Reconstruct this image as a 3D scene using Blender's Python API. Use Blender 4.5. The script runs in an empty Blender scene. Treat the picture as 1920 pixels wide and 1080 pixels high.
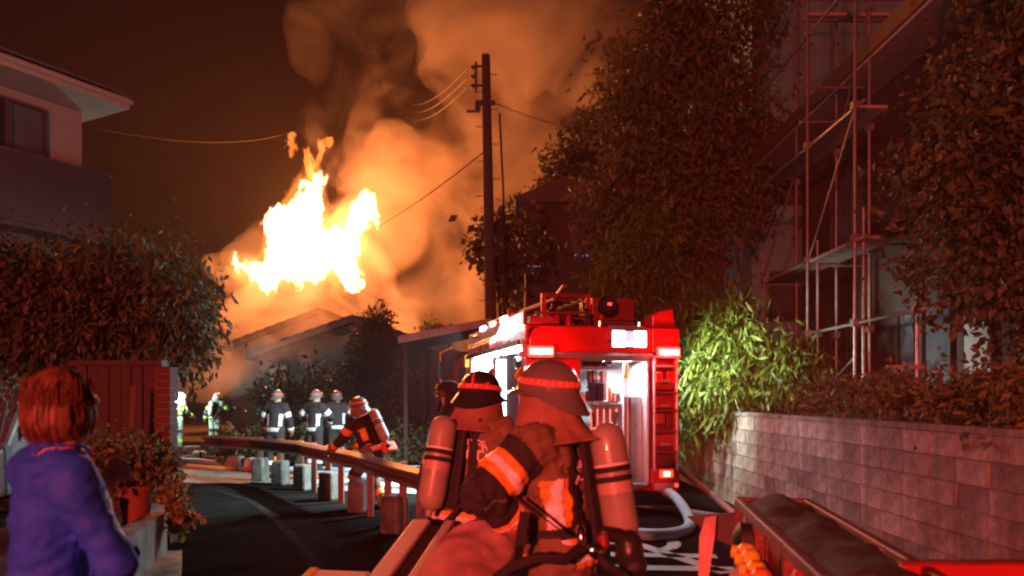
import bpy, math, random
import numpy as np
from mathutils import Vector, Matrix, Euler

# ------------------------------------------------------------------ camera, sky, exposure
C = bpy.context.scene
COL = C.collection
R = math.radians
F = 1450.0            # focal length of the photograph, in its own pixels
CAMH = 1.6
HOR = 745.0           # row of the horizon in the photograph
cam_d = bpy.data.cameras.new('camera')
cam = bpy.data.objects.new('camera', cam_d); COL.objects.link(cam)
cam_d.lens = F / 1920 * 36
cam_d.shift_y = (HOR - 540) / 1920
cam_d.clip_end = 2000
cam.location = (0, 0, CAMH)
cam.rotation_euler = (R(90), R(0), 0)
cam_d.dof.use_dof = True
cam_d.dof.focus_distance = 9.0
cam_d.dof.aperture_fstop = 2.2
C.camera = cam

w = bpy.data.worlds.new('World'); C.world = w; w.use_nodes = True
bg = w.node_tree.nodes['Background']
bg.inputs[0].default_value = (0.60, 0.17, 0.12, 1)      # night sky, dull with lit smoke
bg.inputs[1].default_value = 0.005

def lamp(name, kind, loc, power, colour, size=0.3, rot=None, **kw):
    d = bpy.data.lights.new(name, kind); d.energy = power; d.color = colour
    if kind == 'AREA': d.shape = 'RECTANGLE'; d.size = size; d.size_y = kw.pop('size_y', size)
    else: d.shadow_soft_size = size
    for k, v in kw.items(): setattr(d, k, v)
    o = bpy.data.objects.new(name, d); COL.objects.link(o); o.location = loc
    if rot: o.rotation_euler = rot
    return o

C.view_settings.view_transform = 'Standard'
C.view_settings.look = 'None'
C.view_settings.gamma = 1.0
C.view_settings.exposure = 0.0
C.view_settings.use_curve_mapping = False
C.render.engine = 'CYCLES'
cy = C.cycles
cy.use_denoising = True
try:
    cy.denoiser = 'OPENIMAGEDENOISE'; cy.denoising_input_passes = 'RGB_ALBEDO_NORMAL'
except Exception: pass
cy.max_bounces = 8; cy.diffuse_bounces = 2; cy.glossy_bounces = 3
cy.transmission_bounces = 4; cy.volume_bounces = 2; cy.transparent_max_bounces = 24
cy.sample_clamp_indirect = 3.0; cy.sample_clamp_direct = 0
cy.volume_max_steps = 256
cy.caustics_reflective = False; cy.caustics_refractive = False
cy.filter_width = 2.2

def at(px, py, Y):
    """the point of the place seen at photo pixel (px, py) when it stands Y metres away"""
    return Vector(((px - 960) * Y / F, Y, CAMH + (HOR - py) * Y / F))

# lights the photograph shows or implies: the fire itself, and the beacon of the engine parked behind the camera
FIRE = (1.0, 0.225, 0.036)
for i, (px, py, Y, e) in enumerate([(560, 430, 36.2, 5600), (655, 425, 36.2, 4900), (560, 505, 36.0, 2300), (585, 350, 36.5, 4600)]):
    lamp('flame_light', 'POINT', at(px, py, Y), e, FIRE, 0.8)
lamp('engine_beacon', 'POINT', (-4.2, -11, 3.7), 14500, (1.0, 0.060, 0.042), 0.22)
lamp('engine_cab_light', 'POINT', (-5.5, -16, 4.2), 1900, (1.0, 0.74, 0.54), 0.3)

# ------------------------------------------------------------------ helpers
def rnd(seed): return random.Random(seed)

def hash3(i, j, k, s):
    with np.errstate(over='ignore'):
        n = (i.astype(np.int64) * 374761393 + j.astype(np.int64) * 668265263 + k.astype(np.int64) * 2147483647 + s * 974711) & 0x7fffffff
        n = ((n ^ (n >> 13)) * 1274126177) & 0x7fffffff
        n = ((n ^ (n >> 16)) * 1103515245) & 0x7fffffff
    return (n & 0xffff) / 65535.0

def vnoise(P, s=0):
    """smooth value noise in -1..1 at points P (..., 3)"""
    Fl = np.floor(P); f = P - Fl; f = f * f * (3 - 2 * f)
    I = Fl.astype(np.int64); out = 0
    for a in (0, 1):
        for b in (0, 1):
            for c in (0, 1):
                wgt = (f[..., 0] if a else 1 - f[..., 0]) * (f[..., 1] if b else 1 - f[..., 1]) * (f[..., 2] if c else 1 - f[..., 2])
                out = out + wgt * hash3(I[..., 0] + a, I[..., 1] + b, I[..., 2] + c, s)
    return out * 2 - 1

def fbm(P, s=0, oct=3):
    o, a = 0, 1.0
    for i in range(oct):
        o = o + a * vnoise(P * (2 ** i) + i * 17.3, s + i); a *= 0.5
    return o

def surface_nets(D, org, h):
    """closed quad mesh of the zero level of the distance grid D"""
    nx, ny, nz = D.shape
    S = D < 0
    acc = np.zeros((nx - 1, ny - 1, nz - 1, 3)); cnt = np.zeros((nx - 1, ny - 1, nz - 1))
    sl = lambda A, a, b, c: A[a:nx - 1 + a, b:ny - 1 + b, c:nz - 1 + c]
    for ax in range(3):
        for u in (0, 1):
            for v in (0, 1):
                o = [0, 0, 0]; q = [k for k in range(3) if k != ax]; o[q[0]] = u; o[q[1]] = v
                e = list(o); e[ax] = 1
                fa, fb = sl(D, *o), sl(D, *e)
                m = sl(S, *o) != sl(S, *e)
                t = np.where(m, fa / np.where(m, fa - fb, 1), 0)
                for k in range(3):
                    acc[..., k] += np.where(m, (t if k == ax else o[k]), 0)
                cnt += m
    has = cnt > 0
    idx = np.full(has.shape, -1); idx[has] = np.arange(has.sum())
    ii = np.argwhere(has)
    V = (ii + acc[has] / cnt[has][:, None]) * h + np.array(org)
    faces = []
    for ax in range(3):
        q = [k for k in range(3) if k != ax]
        n = [nx, ny, nz]
        lo = [slice(0, n[ax] - 1) if k == ax else slice(1, n[k] - 1) for k in range(3)]
        hi = [slice(1, n[ax]) if k == ax else slice(1, n[k] - 1) for k in range(3)]
        a, b = S[tuple(lo)], S[tuple(hi)]
        E = np.argwhere(a != b)
        if len(E) == 0: continue
        flip = a[tuple(E.T)]
        for k in q: E[:, k] += 1
        def cell(du, dv):
            c = E.copy(); c[:, q[0]] -= du; c[:, q[1]] -= dv
            return idx[c[:, 0], c[:, 1], c[:, 2]]
        quad = np.stack([cell(1, 1), cell(0, 1), cell(0, 0), cell(1, 0)], 1)
        if ax == 1: flip = ~flip
        quad[~flip] = quad[~flip][:, ::-1]
        faces.append(quad)
    return V, np.concatenate(faces)

def np_mesh(name, V, Fc, mat, smooth=True):
    me = bpy.data.meshes.new(name)
    V = np.asarray(V, dtype=np.float32); Fc = np.asarray(Fc, dtype=np.int32)
    k = Fc.shape[1]
    me.vertices.add(len(V)); me.vertices.foreach_set('co', V.ravel())
    me.loops.add(Fc.size); me.loops.foreach_set('vertex_index', Fc.ravel())
    me.polygons.add(len(Fc)); me.polygons.foreach_set('loop_start', np.arange(0, Fc.size, k, dtype=np.int32))
    me.polygons.foreach_set('use_smooth', np.full(len(Fc), smooth))
    for m in (mat if isinstance(mat, (list, tuple)) else [mat]): me.materials.append(m)
    me.update(calc_edges=True); me.validate()
    return me

def link(name, me, parent=None):
    o = bpy.data.objects.new(name, me); COL.objects.link(o)
    if parent: o.parent = parent
    return o

def tag(o, label=None, cat=None, group=None, kind=None):
    if label: o['label'] = label
    if cat: o['category'] = cat
    if group: o['group'] = group
    if kind: o['kind'] = kind
    return o

def thing(name, label, cat, loc=(0, 0, 0), rz=0, group=None):
    o = bpy.data.objects.new(name, None); COL.objects.link(o)
    o.location = loc; o.rotation_euler = (0, 0, rz); o.empty_display_size = 0.2
    return tag(o, label, cat, group)

def copy_tree(o, parent=None):
    c = o.copy(); COL.objects.link(c); c.parent = parent
    for ch in o.children: copy_tree(ch, c)
    return c

def mat(name, col, rough=0.7, metal=0.0, vary=0.25, scale=6.0, bump=0.0, bscale=40.0, emit=None, estr=0.0, spec=None, coat=0.0, trans=0.0, alpha=None, stain=0.0):
    m = bpy.data.materials.new(name); m.use_nodes = True
    nt = m.node_tree; b = nt.nodes['Principled BSDF']
    b.inputs['Roughness'].default_value = rough; b.inputs['Metallic'].default_value = metal
    b.inputs['Base Color'].default_value = (*col, 1)
    if spec is not None: b.inputs['Specular IOR Level'].default_value = spec
    if coat: b.inputs['Coat Weight'].default_value = coat
    if trans: b.inputs['Transmission Weight'].default_value = trans
    if alpha is not None: b.inputs['Alpha'].default_value = alpha
    if emit: b.inputs['Emission Color'].default_value = (*emit, 1); b.inputs['Emission Strength'].default_value = estr
    tc = nt.nodes.new('ShaderNodeTexCoord')
    if vary:
        n = nt.nodes.new('ShaderNodeTexNoise'); n.inputs['Scale'].default_value = scale; n.inputs['Detail'].default_value = 6; n.inputs['Roughness'].default_value = 0.65
        nt.links.new(tc.outputs['Object'], n.inputs['Vector'])
        r = nt.nodes.new('ShaderNodeValToRGB')
        r.color_ramp.elements[0].position = 0.3; r.color_ramp.elements[1].position = 0.72
        r.color_ramp.elements[0].color = (*[c * (1 - vary) for c in col], 1)
        r.color_ramp.elements[1].color = (*[min(1, c * (1 + vary)) for c in col], 1)
        nt.links.new(n.outputs['Fac'], r.inputs['Fac']); nt.links.new(r.outputs['Color'], b.inputs['Base Color'])
        mr = nt.nodes.new('ShaderNodeMapRange'); mr.inputs['To Min'].default_value = max(0.02, rough - 0.12); mr.inputs['To Max'].default_value = min(1, rough + 0.12)
        nt.links.new(n.outputs['Fac'], mr.inputs['Value']); nt.links.new(mr.outputs['Result'], b.inputs['Roughness'])
    if stain:
        gp_ = nt.nodes.new('ShaderNodeNewGeometry'); mp_ = nt.nodes.new('ShaderNodeMapping'); mp_.inputs['Scale'].default_value = (2.2, 2.2, 0.7)
        ns = nt.nodes.new('ShaderNodeTexNoise'); ns.inputs['Scale'].default_value = 1.6; ns.inputs['Detail'].default_value = 7; ns.inputs['Roughness'].default_value = 0.7
        nt.links.new(gp_.outputs['Position'], mp_.inputs['Vector']); nt.links.new(mp_.outputs['Vector'], ns.inputs['Vector'])
        rs = nt.nodes.new('ShaderNodeMapRange'); rs.inputs['From Min'].default_value = 0.36; rs.inputs['From Max'].default_value = 0.62
        rs.inputs['To Min'].default_value = 1 - stain; rs.inputs['To Max'].default_value = 1.1
        nt.links.new(ns.outputs['Fac'], rs.inputs['Value'])
        mm = nt.nodes.new('ShaderNodeMix'); mm.data_type = 'RGBA'; mm.blend_type = 'MULTIPLY'; mm.inputs['Factor'].default_value = 1.0
        src = b.inputs['Base Color'].links[0].from_socket
        nt.links.new(src, mm.inputs['A']); nt.links.new(rs.outputs['Result'], mm.inputs['B']); nt.links.new(mm.outputs['Result'], b.inputs['Base Color'])
    if bump:
        n2 = nt.nodes.new('ShaderNodeTexNoise'); n2.inputs['Scale'].default_value = bscale; n2.inputs['Detail'].default_value = 5
        nt.links.new(tc.outputs['Object'], n2.inputs['Vector'])
        bp = nt.nodes.new('ShaderNodeBump'); bp.inputs['Strength'].default_value = bump; bp.inputs['Distance'].default_value = 0.02
        nt.links.new(n2.outputs['Fac'], bp.inputs['Height']); nt.links.new(bp.outputs['Normal'], b.inputs['Normal'])
    return m

def leafmat(name, col, vary=0.5, trans=0.25):
    """each leaf its own tone; a little light comes through"""
    m = bpy.data.materials.new(name); m.use_nodes = True
    nt = m.node_tree; b = nt.nodes['Principled BSDF']; out = nt.nodes['Material Output']
    b.inputs['Roughness'].default_value = 0.55
    g = nt.nodes.new('ShaderNodeNewGeometry')
    r = nt.nodes.new('ShaderNodeValToRGB')
    r.color_ramp.elements[0].color = (*[c * (1 - vary) for c in col], 1)
    r.color_ramp.elements[1].color = (min(1, col[0] * (1 + vary * 1.3)), min(1, col[1] * (1 + vary)), col[2] * (1 + vary * 0.3), 1)
    nt.links.new(g.outputs['Random Per Island'], r.inputs['Fac']); nt.links.new(r.outputs['Color'], b.inputs['Base Color'])
    t = nt.nodes.new('ShaderNodeBsdfTranslucent'); nt.links.new(r.outputs['Color'], t.inputs['Color'])
    mx = nt.nodes.new('ShaderNodeMixShader'); mx.inputs[0].default_value = trans
    nt.links.new(b.outputs[0], mx.inputs[1]); nt.links.new(t.outputs[0], mx.inputs[2]); nt.links.new(mx.outputs[0], out.inputs['Surface'])
    return m

class MB:
    """collects shapes into one mesh"""
    def __init__(s): s.v = []; s.f = []
    def add(s, vs, fs):
        n = len(s.v); s.v += [tuple(p) for p in vs]; s.f += [tuple(n + i for i in q) for q in fs]; return s
    def box(s, c, d, rot=None, taper=1.0):
        c = Vector(c); M = rot.to_matrix() if isinstance(rot, Euler) else (rot if rot is not None else Matrix.Identity(3))
        vs = []
        for z in (-.5, .5):
            k = taper if z > 0 else 1
            for x, y in ((-.5, -.5), (.5, -.5), (.5, .5), (-.5, .5)):
                vs.append(c + M @ Vector((x * d[0] * k, y * d[1] * k, z * d[2])))
        return s.add(vs, [(0, 3, 2, 1), (4, 5, 6, 7), (0, 1, 5, 4), (1, 2, 6, 5), (2, 3, 7, 6), (3, 0, 4, 7)])
    def bar(s, a, b, wx, wy, up=(0, 0, 1)):
        a, b = Vector(a), Vector(b); z = (b - a); L = z.length; z = z.normalized()
        x = Vector(up).cross(z)
        if x.length < 1e-4: x = Vector((1, 0, 0))
        x.normalize(); y = z.cross(x)
        return s.box((a + b) / 2, (wx, wy, L), Matrix((x, y, z)).transposed())
    def tube(s, pts, r, seg=8, cap=True):
        pts = [Vector(p) for p in pts]; n = len(pts)
        rs = r if isinstance(r, (list, tuple)) else [r] * n
        vs, fs = [], []
        up = Vector((0.31, 0.22, 0.93))
        for i, p in enumerate(pts):
            t = (pts[min(i + 1, n - 1)] - pts[max(i - 1, 0)]).normalized()
            x = up - t * up.dot(t)
            if x.length < 1e-3: x = Vector((1, 0, 0)) - t * t.x
            x.normalize(); up = x; y = t.cross(x)
            for k in range(seg):
                a = 2 * math.pi * k / seg
                vs.append(p + (x * math.cos(a) + y * math.sin(a)) * rs[i])
        for i in range(n - 1):
            for k in range(seg):
                a = i * seg + k; b = i * seg + (k + 1) % seg
                fs.append((a, b, b + seg, a + seg))
        if cap: fs += [tuple(range(seg))[::-1], tuple((n - 1) * seg + k for k in range(seg))]
        return s.add(vs, fs)
    def lathe(s, prof, M=None, seg=20, sx=1, sy=1):
        M = M or Matrix.Identity(4); vs, fs = [], []
        for r, z in prof:
            for k in range(seg):
                a = 2 * math.pi * k / seg
                vs.append(M @ Vector((r * math.cos(a) * sx, r * math.sin(a) * sy, z)))
        for i in range(len(prof) - 1):
            for k in range(seg):
                a = i * seg + k; b = i * seg + (k + 1) % seg
                fs.append((a, b, b + seg, a + seg))
        fs += [tuple(range(seg))[::-1], tuple((len(prof) - 1) * seg + k for k in range(seg))]
        return s.add(vs, fs)
    def prism(s, poly, thick, M=None):
        """poly: 2D points counter-clockwise in the local xy plane, extruded along z"""
        M = M or Matrix.Identity(4); n = len(poly)
        vs = [M @ Vector((x, y, 0)) for x, y in poly] + [M @ Vector((x, y, thick)) for x, y in poly]
        fs = [tuple(range(n))[::-1], tuple(range(n, 2 * n))] + [(i, (i + 1) % n, n + (i + 1) % n, n + i) for i in range(n)]
        return s.add(vs, fs)
    def mesh(s, name, m, smooth=False, off=None):
        me = bpy.data.meshes.new(name)
        vs = s.v if off is None else [(x - off[0], y - off[1], z - off[2]) for x, y, z in s.v]
        me.from_pydata(vs, [], s.f)
        for mm in (m if isinstance(m, (list, tuple)) else [m]): me.materials.append(mm)
        if smooth:
            me.polygons.foreach_set('use_smooth', [True] * len(me.polygons))
            me.set_sharp_from_angle(angle=R(42))
        me.update()
        return me
    def build(s, name, m, parent=None, smooth=False, bevel=0.0, world=False):
        off = None
        if world and parent is not None:
            q = parent
            off = Vector((0, 0, 0))
            while q is not None: off = off + q.location; q = q.parent
        o = link(name, s.mesh(name, m, smooth, off), parent)
        if bevel:
            b = o.modifiers.new('bevel', 'BEVEL'); b.width = bevel; b.segments = 2; b.limit_method = 'ANGLE'; b.angle_limit = R(40)
        return o

def axis_matrix(a, b, up=(0, 0, 1)):
    """frame at a whose z runs to b"""
    a, b = Vector(a), Vector(b); z = (b - a).normalized(); x = Vector(up).cross(z)
    if x.length < 1e-3: x = Vector((1, 0, 0))
    x.normalize(); y = z.cross(x)
    M = Matrix((x, y, z)).transposed().to_4x4(); M.translation = a
    return M
# ------------------------------------------------------------------ fire and smoke
def blob_grid(prims, h, pad, warp=None, k=0.6):
    """distance grid of smoothly joined balls (x, y, z, rx, ry, rz) or tapered rods (ax..bz, ra, rb)"""
    P = np.array([[p[0], p[1], p[2]] for p in prims]); rr = np.array([max(p[3:6]) for p in prims])
    lo = (P - rr[:, None]).min(0) - pad; hi = (P + rr[:, None]).max(0) + pad
    n = np.ceil((hi - lo) / h).astype(int) + 1
    G = np.stack(np.meshgrid(*[lo[i] + h * np.arange(n[i]) for i in range(3)], indexing='ij'), -1)
    Q = G + warp(G) if warp else G
    D = np.full(G.shape[:3], 9.0)
    for p in prims:
        r = np.array(p[3:6]); q = (Q - np.array(p[:3]))
        k0 = np.sqrt(((q / r) ** 2).sum(-1)); k1 = np.sqrt(((q / r ** 2) ** 2).sum(-1)) + 1e-6
        d = k0 * (k0 - 1) / k1
        m = np.clip(0.5 + 0.5 * (D - d) / k, 0, 1)
        D = D * (1 - m) + d * m - k * m * (1 - m)
    return D, lo, G

def vol_mat(name, col, dens, aniso, absorb=None, noise=None, emit=None, estr=0):
    m = bpy.data.materials.new(name); m.use_nodes = True
    nt = m.node_tree; nt.nodes.clear()
    out = nt.nodes.new('ShaderNodeOutputMaterial')
    if emit:
        e = nt.nodes.new('ShaderNodeEmission'); e.inputs[0].default_value = (*emit, 1); e.inputs[1].default_value = estr
        nt.links.new(e.outputs[0], out.inputs['Volume']); return m
    v = nt.nodes.new('ShaderNodeVolumePrincipled')
    v.inputs['Color'].default_value = (*col, 1); v.inputs['Density'].default_value = dens; v.inputs['Anisotropy'].default_value = aniso
    if absorb: v.inputs['Absorption Color'].default_value = (*absorb, 1)
    if noise:
        tc = nt.nodes.new('ShaderNodeTexCoord')
        n = nt.nodes.new('ShaderNodeTexNoise'); n.inputs['Scale'].default_value = noise[0]; n.inputs['Detail'].default_value = 6; n.inputs['Roughness'].default_value = 0.62
        n.inputs['Distortion'].default_value = noise[3]
        nt.links.new(tc.outputs['Object'], n.inputs['Vector'])
        mr = nt.nodes.new('ShaderNodeMapRange'); mr.interpolation_type = 'SMOOTHSTEP'
        mr.inputs['From Min'].default_value = noise[1]; mr.inputs['From Max'].default_value = noise[2]
        mr.inputs['To Min'].default_value = noise[4] * dens; mr.inputs['To Max'].default_value = dens
        nt.links.new(n.outputs['Fac'], mr.inputs['Value']); nt.links.new(mr.outputs['Result'], v.inputs['Density'])
    nt.links.new(v.outputs[0], out.inputs['Volume'])
    return m

def px_ball(px, py, Y, r, ry=None, rz=None):
    """ball with its radius given in photo pixels"""
    c = at(px, py, Y); k = Y / F
    return (c.x, c.y, c.z, r * k, (ry or r) * k, (rz or r) * k)

# flames: a ragged body of fire over the burning house
fl = []
for (px, py, r, rz) in [(545, 470, 50, 62), (560, 420, 44, 50), (575, 385, 30, 50), (588, 345, 15, 40), (530, 425, 22, 36), (515, 500, 30, 28),
                        (490, 518, 16, 13), (465, 513, 16, 5), (443, 508, 10, 5), (434, 498, 4, 10), (505, 530, 18, 12), (600, 470, 48, 46), (640, 450, 46, 46), (668, 415, 26, 34),
                        (688, 392, 13, 24), (648, 495, 24, 30), (660, 517, 12, 12), (632, 512, 10, 14), (606, 500, 22, 16), (580, 500, 26, 20), (683, 420, 17, 8)]:
    fl.append(px_ball(px, py, 37, r, max(r, 26), rz))
fl = [(a, b, c, d * .94, e, f * .94) for a, b, c, d, e, f in fl]
rg = rnd(5)
def rough_noise(P, s):
    o, a = 0, 1.0
    for i in range(5):
        o = o + a * vnoise(P * (2.1 ** i) + i * 17.3, s + i); a *= 0.66
    return o
def fl_warp(G):
    S = G * np.array([1.55, 0.9, 0.80])
    w1 = rough_noise(S, 3) * 0.40; w2 = rough_noise(S * 0.8 + 31.7, 9) * 0.60
    return np.stack([w1, w1 * 0, w2], -1)
D, lo, G = blob_grid(fl, 0.06, 0.8, fl_warp, 0.18)
V, Q = surface_nets(D, lo, 0.06)
base = np.array(at(570, 545, 37))
flame = link('fire', np_mesh('fire', V - base, Q, vol_mat('flame', None, 0, 0, emit=(1.0, 0.58, 0.28), estr=7.0)))
flame.location = base
D, lo, G = blob_grid([(a, b + .3, c, d + .16, e + .2, f + .22) for a, b, c, d, e, f in fl], 0.075, 0.9, lambda G: np.stack([rough_noise(G * np.array([1.2, .8, .7]) + 5, 33) * .42, G[..., 0] * 0, rough_noise(G * np.array([1.2, .8, .6]) + 50, 39) * .6], -1), 0.25)
V, Q = surface_nets(D, lo, 0.075)
link('flame_fringe', np_mesh('flame_fringe', V - base, Q, vol_mat('flame_fringe', None, 0, 0, emit=(1.0, 0.27, 0.035), estr=0.75)), flame)
tag(flame, 'white hot ragged flames leaping above the burning house roof', 'fire', kind='stuff')
def wisp(pts, rr, label):
    ps = []
    for (a, b) in zip(pts[:-1], pts[1:]):
        for t in np.linspace(0, 1, 7)[:-1]:
            x = a[0] + (b[0] - a[0]) * t; y = a[1] + (b[1] - a[1]) * t; r = a[2] + (b[2] - a[2]) * t
            ps.append(px_ball(x, y, 37, r, r, r * 1.5))
    D, lo, G = blob_grid(ps, 0.06, 0.5, lambda G: fl_warp(G * 1.7) * 0.7, 0.08)
    V, Q = surface_nets(D, lo, 0.06)
    b = V.mean(0); b[2] = V[:, 2].min()
    o = link('flame_wisp', np_mesh('flame_wisp', V - b, Q, M_wisp)); o.location = b
    return tag(o, label, 'flame', 'torn flame tips above the fire')
M_wisp = vol_mat('flame_tip', None, 0, 0, emit=(1.0, 0.22, 0.035), estr=5)
wisp([(543, 278, 4), (546, 258, 6), (548, 240, 2)], 1, 'leftmost thin orange flame tip floating above the fire')
wisp([(578, 318, 9), (580, 290, 8), (574, 262, 3)], 1, 'middle torn orange flame tip above the tallest flame')
wisp([(592, 305, 5), (604, 280, 7), (616, 262, 5)], 1, 'rightmost slanted orange flame tip above the fire')
wisp([(497, 424, 4), (500, 412, 5)], 1, 'small loose flame blob left of the main fire')
wisp([(570, 655, 4), (571, 644, 6), (573, 634, 2)], 1, 'small flame burning on the edge of the near roof')

# smoke: lumpy billows carried up and to the right, lit by the fire
M_smoke = vol_mat('smoke', (0.88, 0.82, 0.78), 0.46, 0.1, noise=(0.19, 0.40, 0.66, 0.8, 0.0))
sm = []
rg = rnd(11)
def billow(px, py, Y, r, n=7, spread=0.75):
    sm.append(px_ball(px, py, Y, r))
    for i in range(n):
        a = rg.uniform(0, 6.283); q = r * spread * rg.uniform(0.7, 1.1)
        sm.append(px_ball(px + q * math.cos(a), py + q * math.sin(a), Y + rg.uniform(-1.5, 1.2), r * rg.uniform(0.3, 0.55)))
MAIN = [(800, 560, 42, 120), (720, 480, 42, 130), (850, 430, 43, 120), (640, 600, 42, 100), (520, 600, 42, 80), (770, 330, 42, 100), (720, 320, 43, 70),
             (920, 250, 42, 105), (905, 95, 41, 105), (960, 110, 40, 110), (1040, 90, 40, 110), (1090, 130, 40, 75), (930, 0, 41, 120), (860, 10, 41, 80), (1080, 0, 41, 110), (470, 480, 42, 50), (900, 560, 43, 100), (1000, 330, 43, 110), (1180, 90, 42, 80), (560, 640, 42, 70), (440, 620, 42, 60), (1000, -90, 42, 140)]
for args in MAIN: billow(*args)
def sm_warp(G):
    return np.stack([fbm(G * 0.35, 20, 4) * 0.9, fbm(G * 0.35 + 9, 21, 3) * 0.6, fbm(G * 0.35 + 40, 22, 4) * 0.9], -1)
D, lo, G = blob_grid(sm, 0.3, 1.6, sm_warp, 0.35)
V, Q = surface_nets(D, lo, 0.3)
base = np.array([V[:, 0].mean(), V[:, 1].mean(), V[:, 2].min()])
smoke = link('smoke', np_mesh('smoke', V - base, Q, M_smoke)); smoke.location = base
tag(smoke, 'orange lit smoke billowing up from the fire and drifting right', 'smoke', kind='stuff')
C.cycles.volume_step_rate = 0.35

def thin_smoke(label, balls, dens, seed, warpk=1.0):
    global sm
    sm = []
    for args in balls: billow(*args)
    D, lo, G = blob_grid(sm, 0.3, 1.4, lambda G: sm_warp(G + seed) * warpk, 0.35)
    V, Q = surface_nets(D, lo, 0.3); b = np.array([V[:, 0].mean(), V[:, 1].mean(), V[:, 2].min()])
    o = link('smoke', np_mesh('smoke', V - b, Q, vol_mat('thin_smoke', (0.85, 0.78, 0.74), dens, 0.1, noise=(0.22, 0.40, 0.68, 0.9, 0.0)))); o.location = b
    return tag(o, label, 'smoke', kind='stuff')
main_balls = [b for b in MAIN if b[1] < 450 and b[0] > 700]
thin_smoke('faint brown haze of smoke around the tall plume', [(px - 6, py, Y - .5, r * 1.22) for (px, py, Y, r) in main_balls], .055, 61, 1.5)
thin_smoke('dim brown smoke thinning out above the left of the fire', [(690, 150, 44, 75), (640, 60, 44, 80), (740, 30, 44, 80), (620, 235, 43, 60), (650, -60, 44, 80), (760, 180, 44, 60)], .13, 13)
thin_smoke('glowing smoke drifting low in front of the house roofs', [(480, 600, 31.5, 70), (560, 590, 31, 60), (640, 560, 32, 60), (430, 640, 31, 60), (380, 690, 30, 50), (470, 500, 34, 55), (720, 600, 33, 60), (600, 630, 30, 50), (500, 655, 26.8, 45), (590, 640, 26.8, 45), (430, 690, 27, 45), (660, 650, 27, 35)], .30, 29)
# thin smoky air over the whole street
hz = MB().box((0, 60, 14.5), (420, 420, 32)).build('haze', vol_mat('haze', (0.85, 0.8, 0.78), 0.0005, -0.65))
tag(hz, 'thin smoky night air hanging over the whole street', 'haze', kind='stuff')
# ------------------------------------------------------------------ setting: ground, road, walls, houses, trees
M_asphalt = mat("asphalt", (0.013, 0.0128, 0.0125), 0.97, vary=0.45, scale=1.3, bump=0.35, bscale=60, spec=0.0)
M_earth = mat('earth', (0.05, 0.038, 0.025), 0.95, vary=0.4, bump=0.8, bscale=14)
M_conc = mat('concrete', (0.24, 0.23, 0.21), 0.88, vary=0.4, scale=7, bump=0.5, bscale=35, stain=.6)
M_conc2 = mat('pale_concrete', (0.25, 0.245, 0.215), 0.85, vary=0.35, scale=5, bump=0.5, bscale=30, stain=.55)
M_mortar = mat('mortar', (0.20, 0.19, 0.17), 0.95, vary=0.3, bump=0.3, stain=.5)
M_white = mat('road_paint', (0.62, 0.61, 0.57), 0.7, vary=0.35, scale=22, bump=0.2)
M_redwood = mat('dark_red_boards', (0.038, 0.018, 0.014), 0.7, vary=0.35, scale=8, bump=0.25)
M_brick = mat('red_brick', (0.10, 0.036, 0.028), 0.85, vary=0.35, scale=16, bump=0.4)
M_plaster = mat('cream_plaster', (0.27, 0.27, 0.23), 0.9, vary=0.12, bump=0.15)
M_fascia = mat('painted_fascia', (0.36, 0.35, 0.27), 0.7, vary=0.12)
M_rooft = mat('roof_tile', (0.07, 0.065, 0.065), 0.6, vary=0.3, bump=0.3)
M_dark = mat('dark_cladding', (0.045, 0.034, 0.030), 0.8, vary=0.25, bump=0.2)
M_frame = mat('window_frame', (0.06, 0.055, 0.05), 0.5, vary=0.1)
M_glass = mat('window_glass', (0.09, 0.105, 0.125), 0.12, vary=0.25, scale=1.2, spec=0.7)
M_bark = mat('bark', (0.06, 0.045, 0.033), 0.95, vary=0.4, bump=0.8, bscale=18)
M_steel = mat('galvanised_steel', (0.30, 0.30, 0.30), 0.38, metal=0.65, vary=0.2, scale=12)
M_rail = mat('brown_rail_paint', (0.13, 0.05, 0.035), 0.5, vary=0.3, scale=9)
M_plank = mat('scaffold_plank', (0.30, 0.29, 0.27), 0.6, vary=0.25)
M_black = mat('black_rubber', (0.012, 0.012, 0.013), 0.6, vary=0.2)

g = MB().box((0, 60, -0.25), (400, 400, 0.5)).build('ground', M_earth); g['kind'] = 'structure'
rd = MB().add([(-16, -30, 0.004), (3.6, -30, 0.004), (3.35, 16.5, 0.004), (1.5, 24, 0.004), (-3, 28, 0.004), (-14, 28, 0.004)], [(0, 1, 2, 3, 4, 5)]).build('road', M_asphalt); rd['kind'] = 'structure'

pv = MB().add([(-9.5, 14.6, .009), (-4.2, 14.3, .009), (-2.6, 13.0, .009), (-.6, 12.6, .009), (-.2, 17.4, .009), (-6.6, 18.2, .009), (-10, 21.5, .009)], [tuple(range(7))]).build('pale_yard_sheet', M_conc2); pv['kind'] = 'structure'  # pale sheet laid where the yard is lit, so the bright strip shows
# terrace behind the retaining wall
tr = MB().prism([(3.50, 1.0), (30, 1.0), (30, 40), (3.3, 40), (3.36, 16.6)], 1.27).build('terrace', M_earth); tr['kind'] = 'structure'

# concrete block retaining wall on the right
A, B = Vector((3.45, 1.2, 0)), Vector((3.22, 16.4, 0))
d = (B - A).normalized(); ang = math.atan2(d.y, d.x); Lw = (B - A).length
wall = thing('retaining_wall', 'grey concrete block retaining wall along the right side of the road', 'wall', A, ang)
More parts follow.
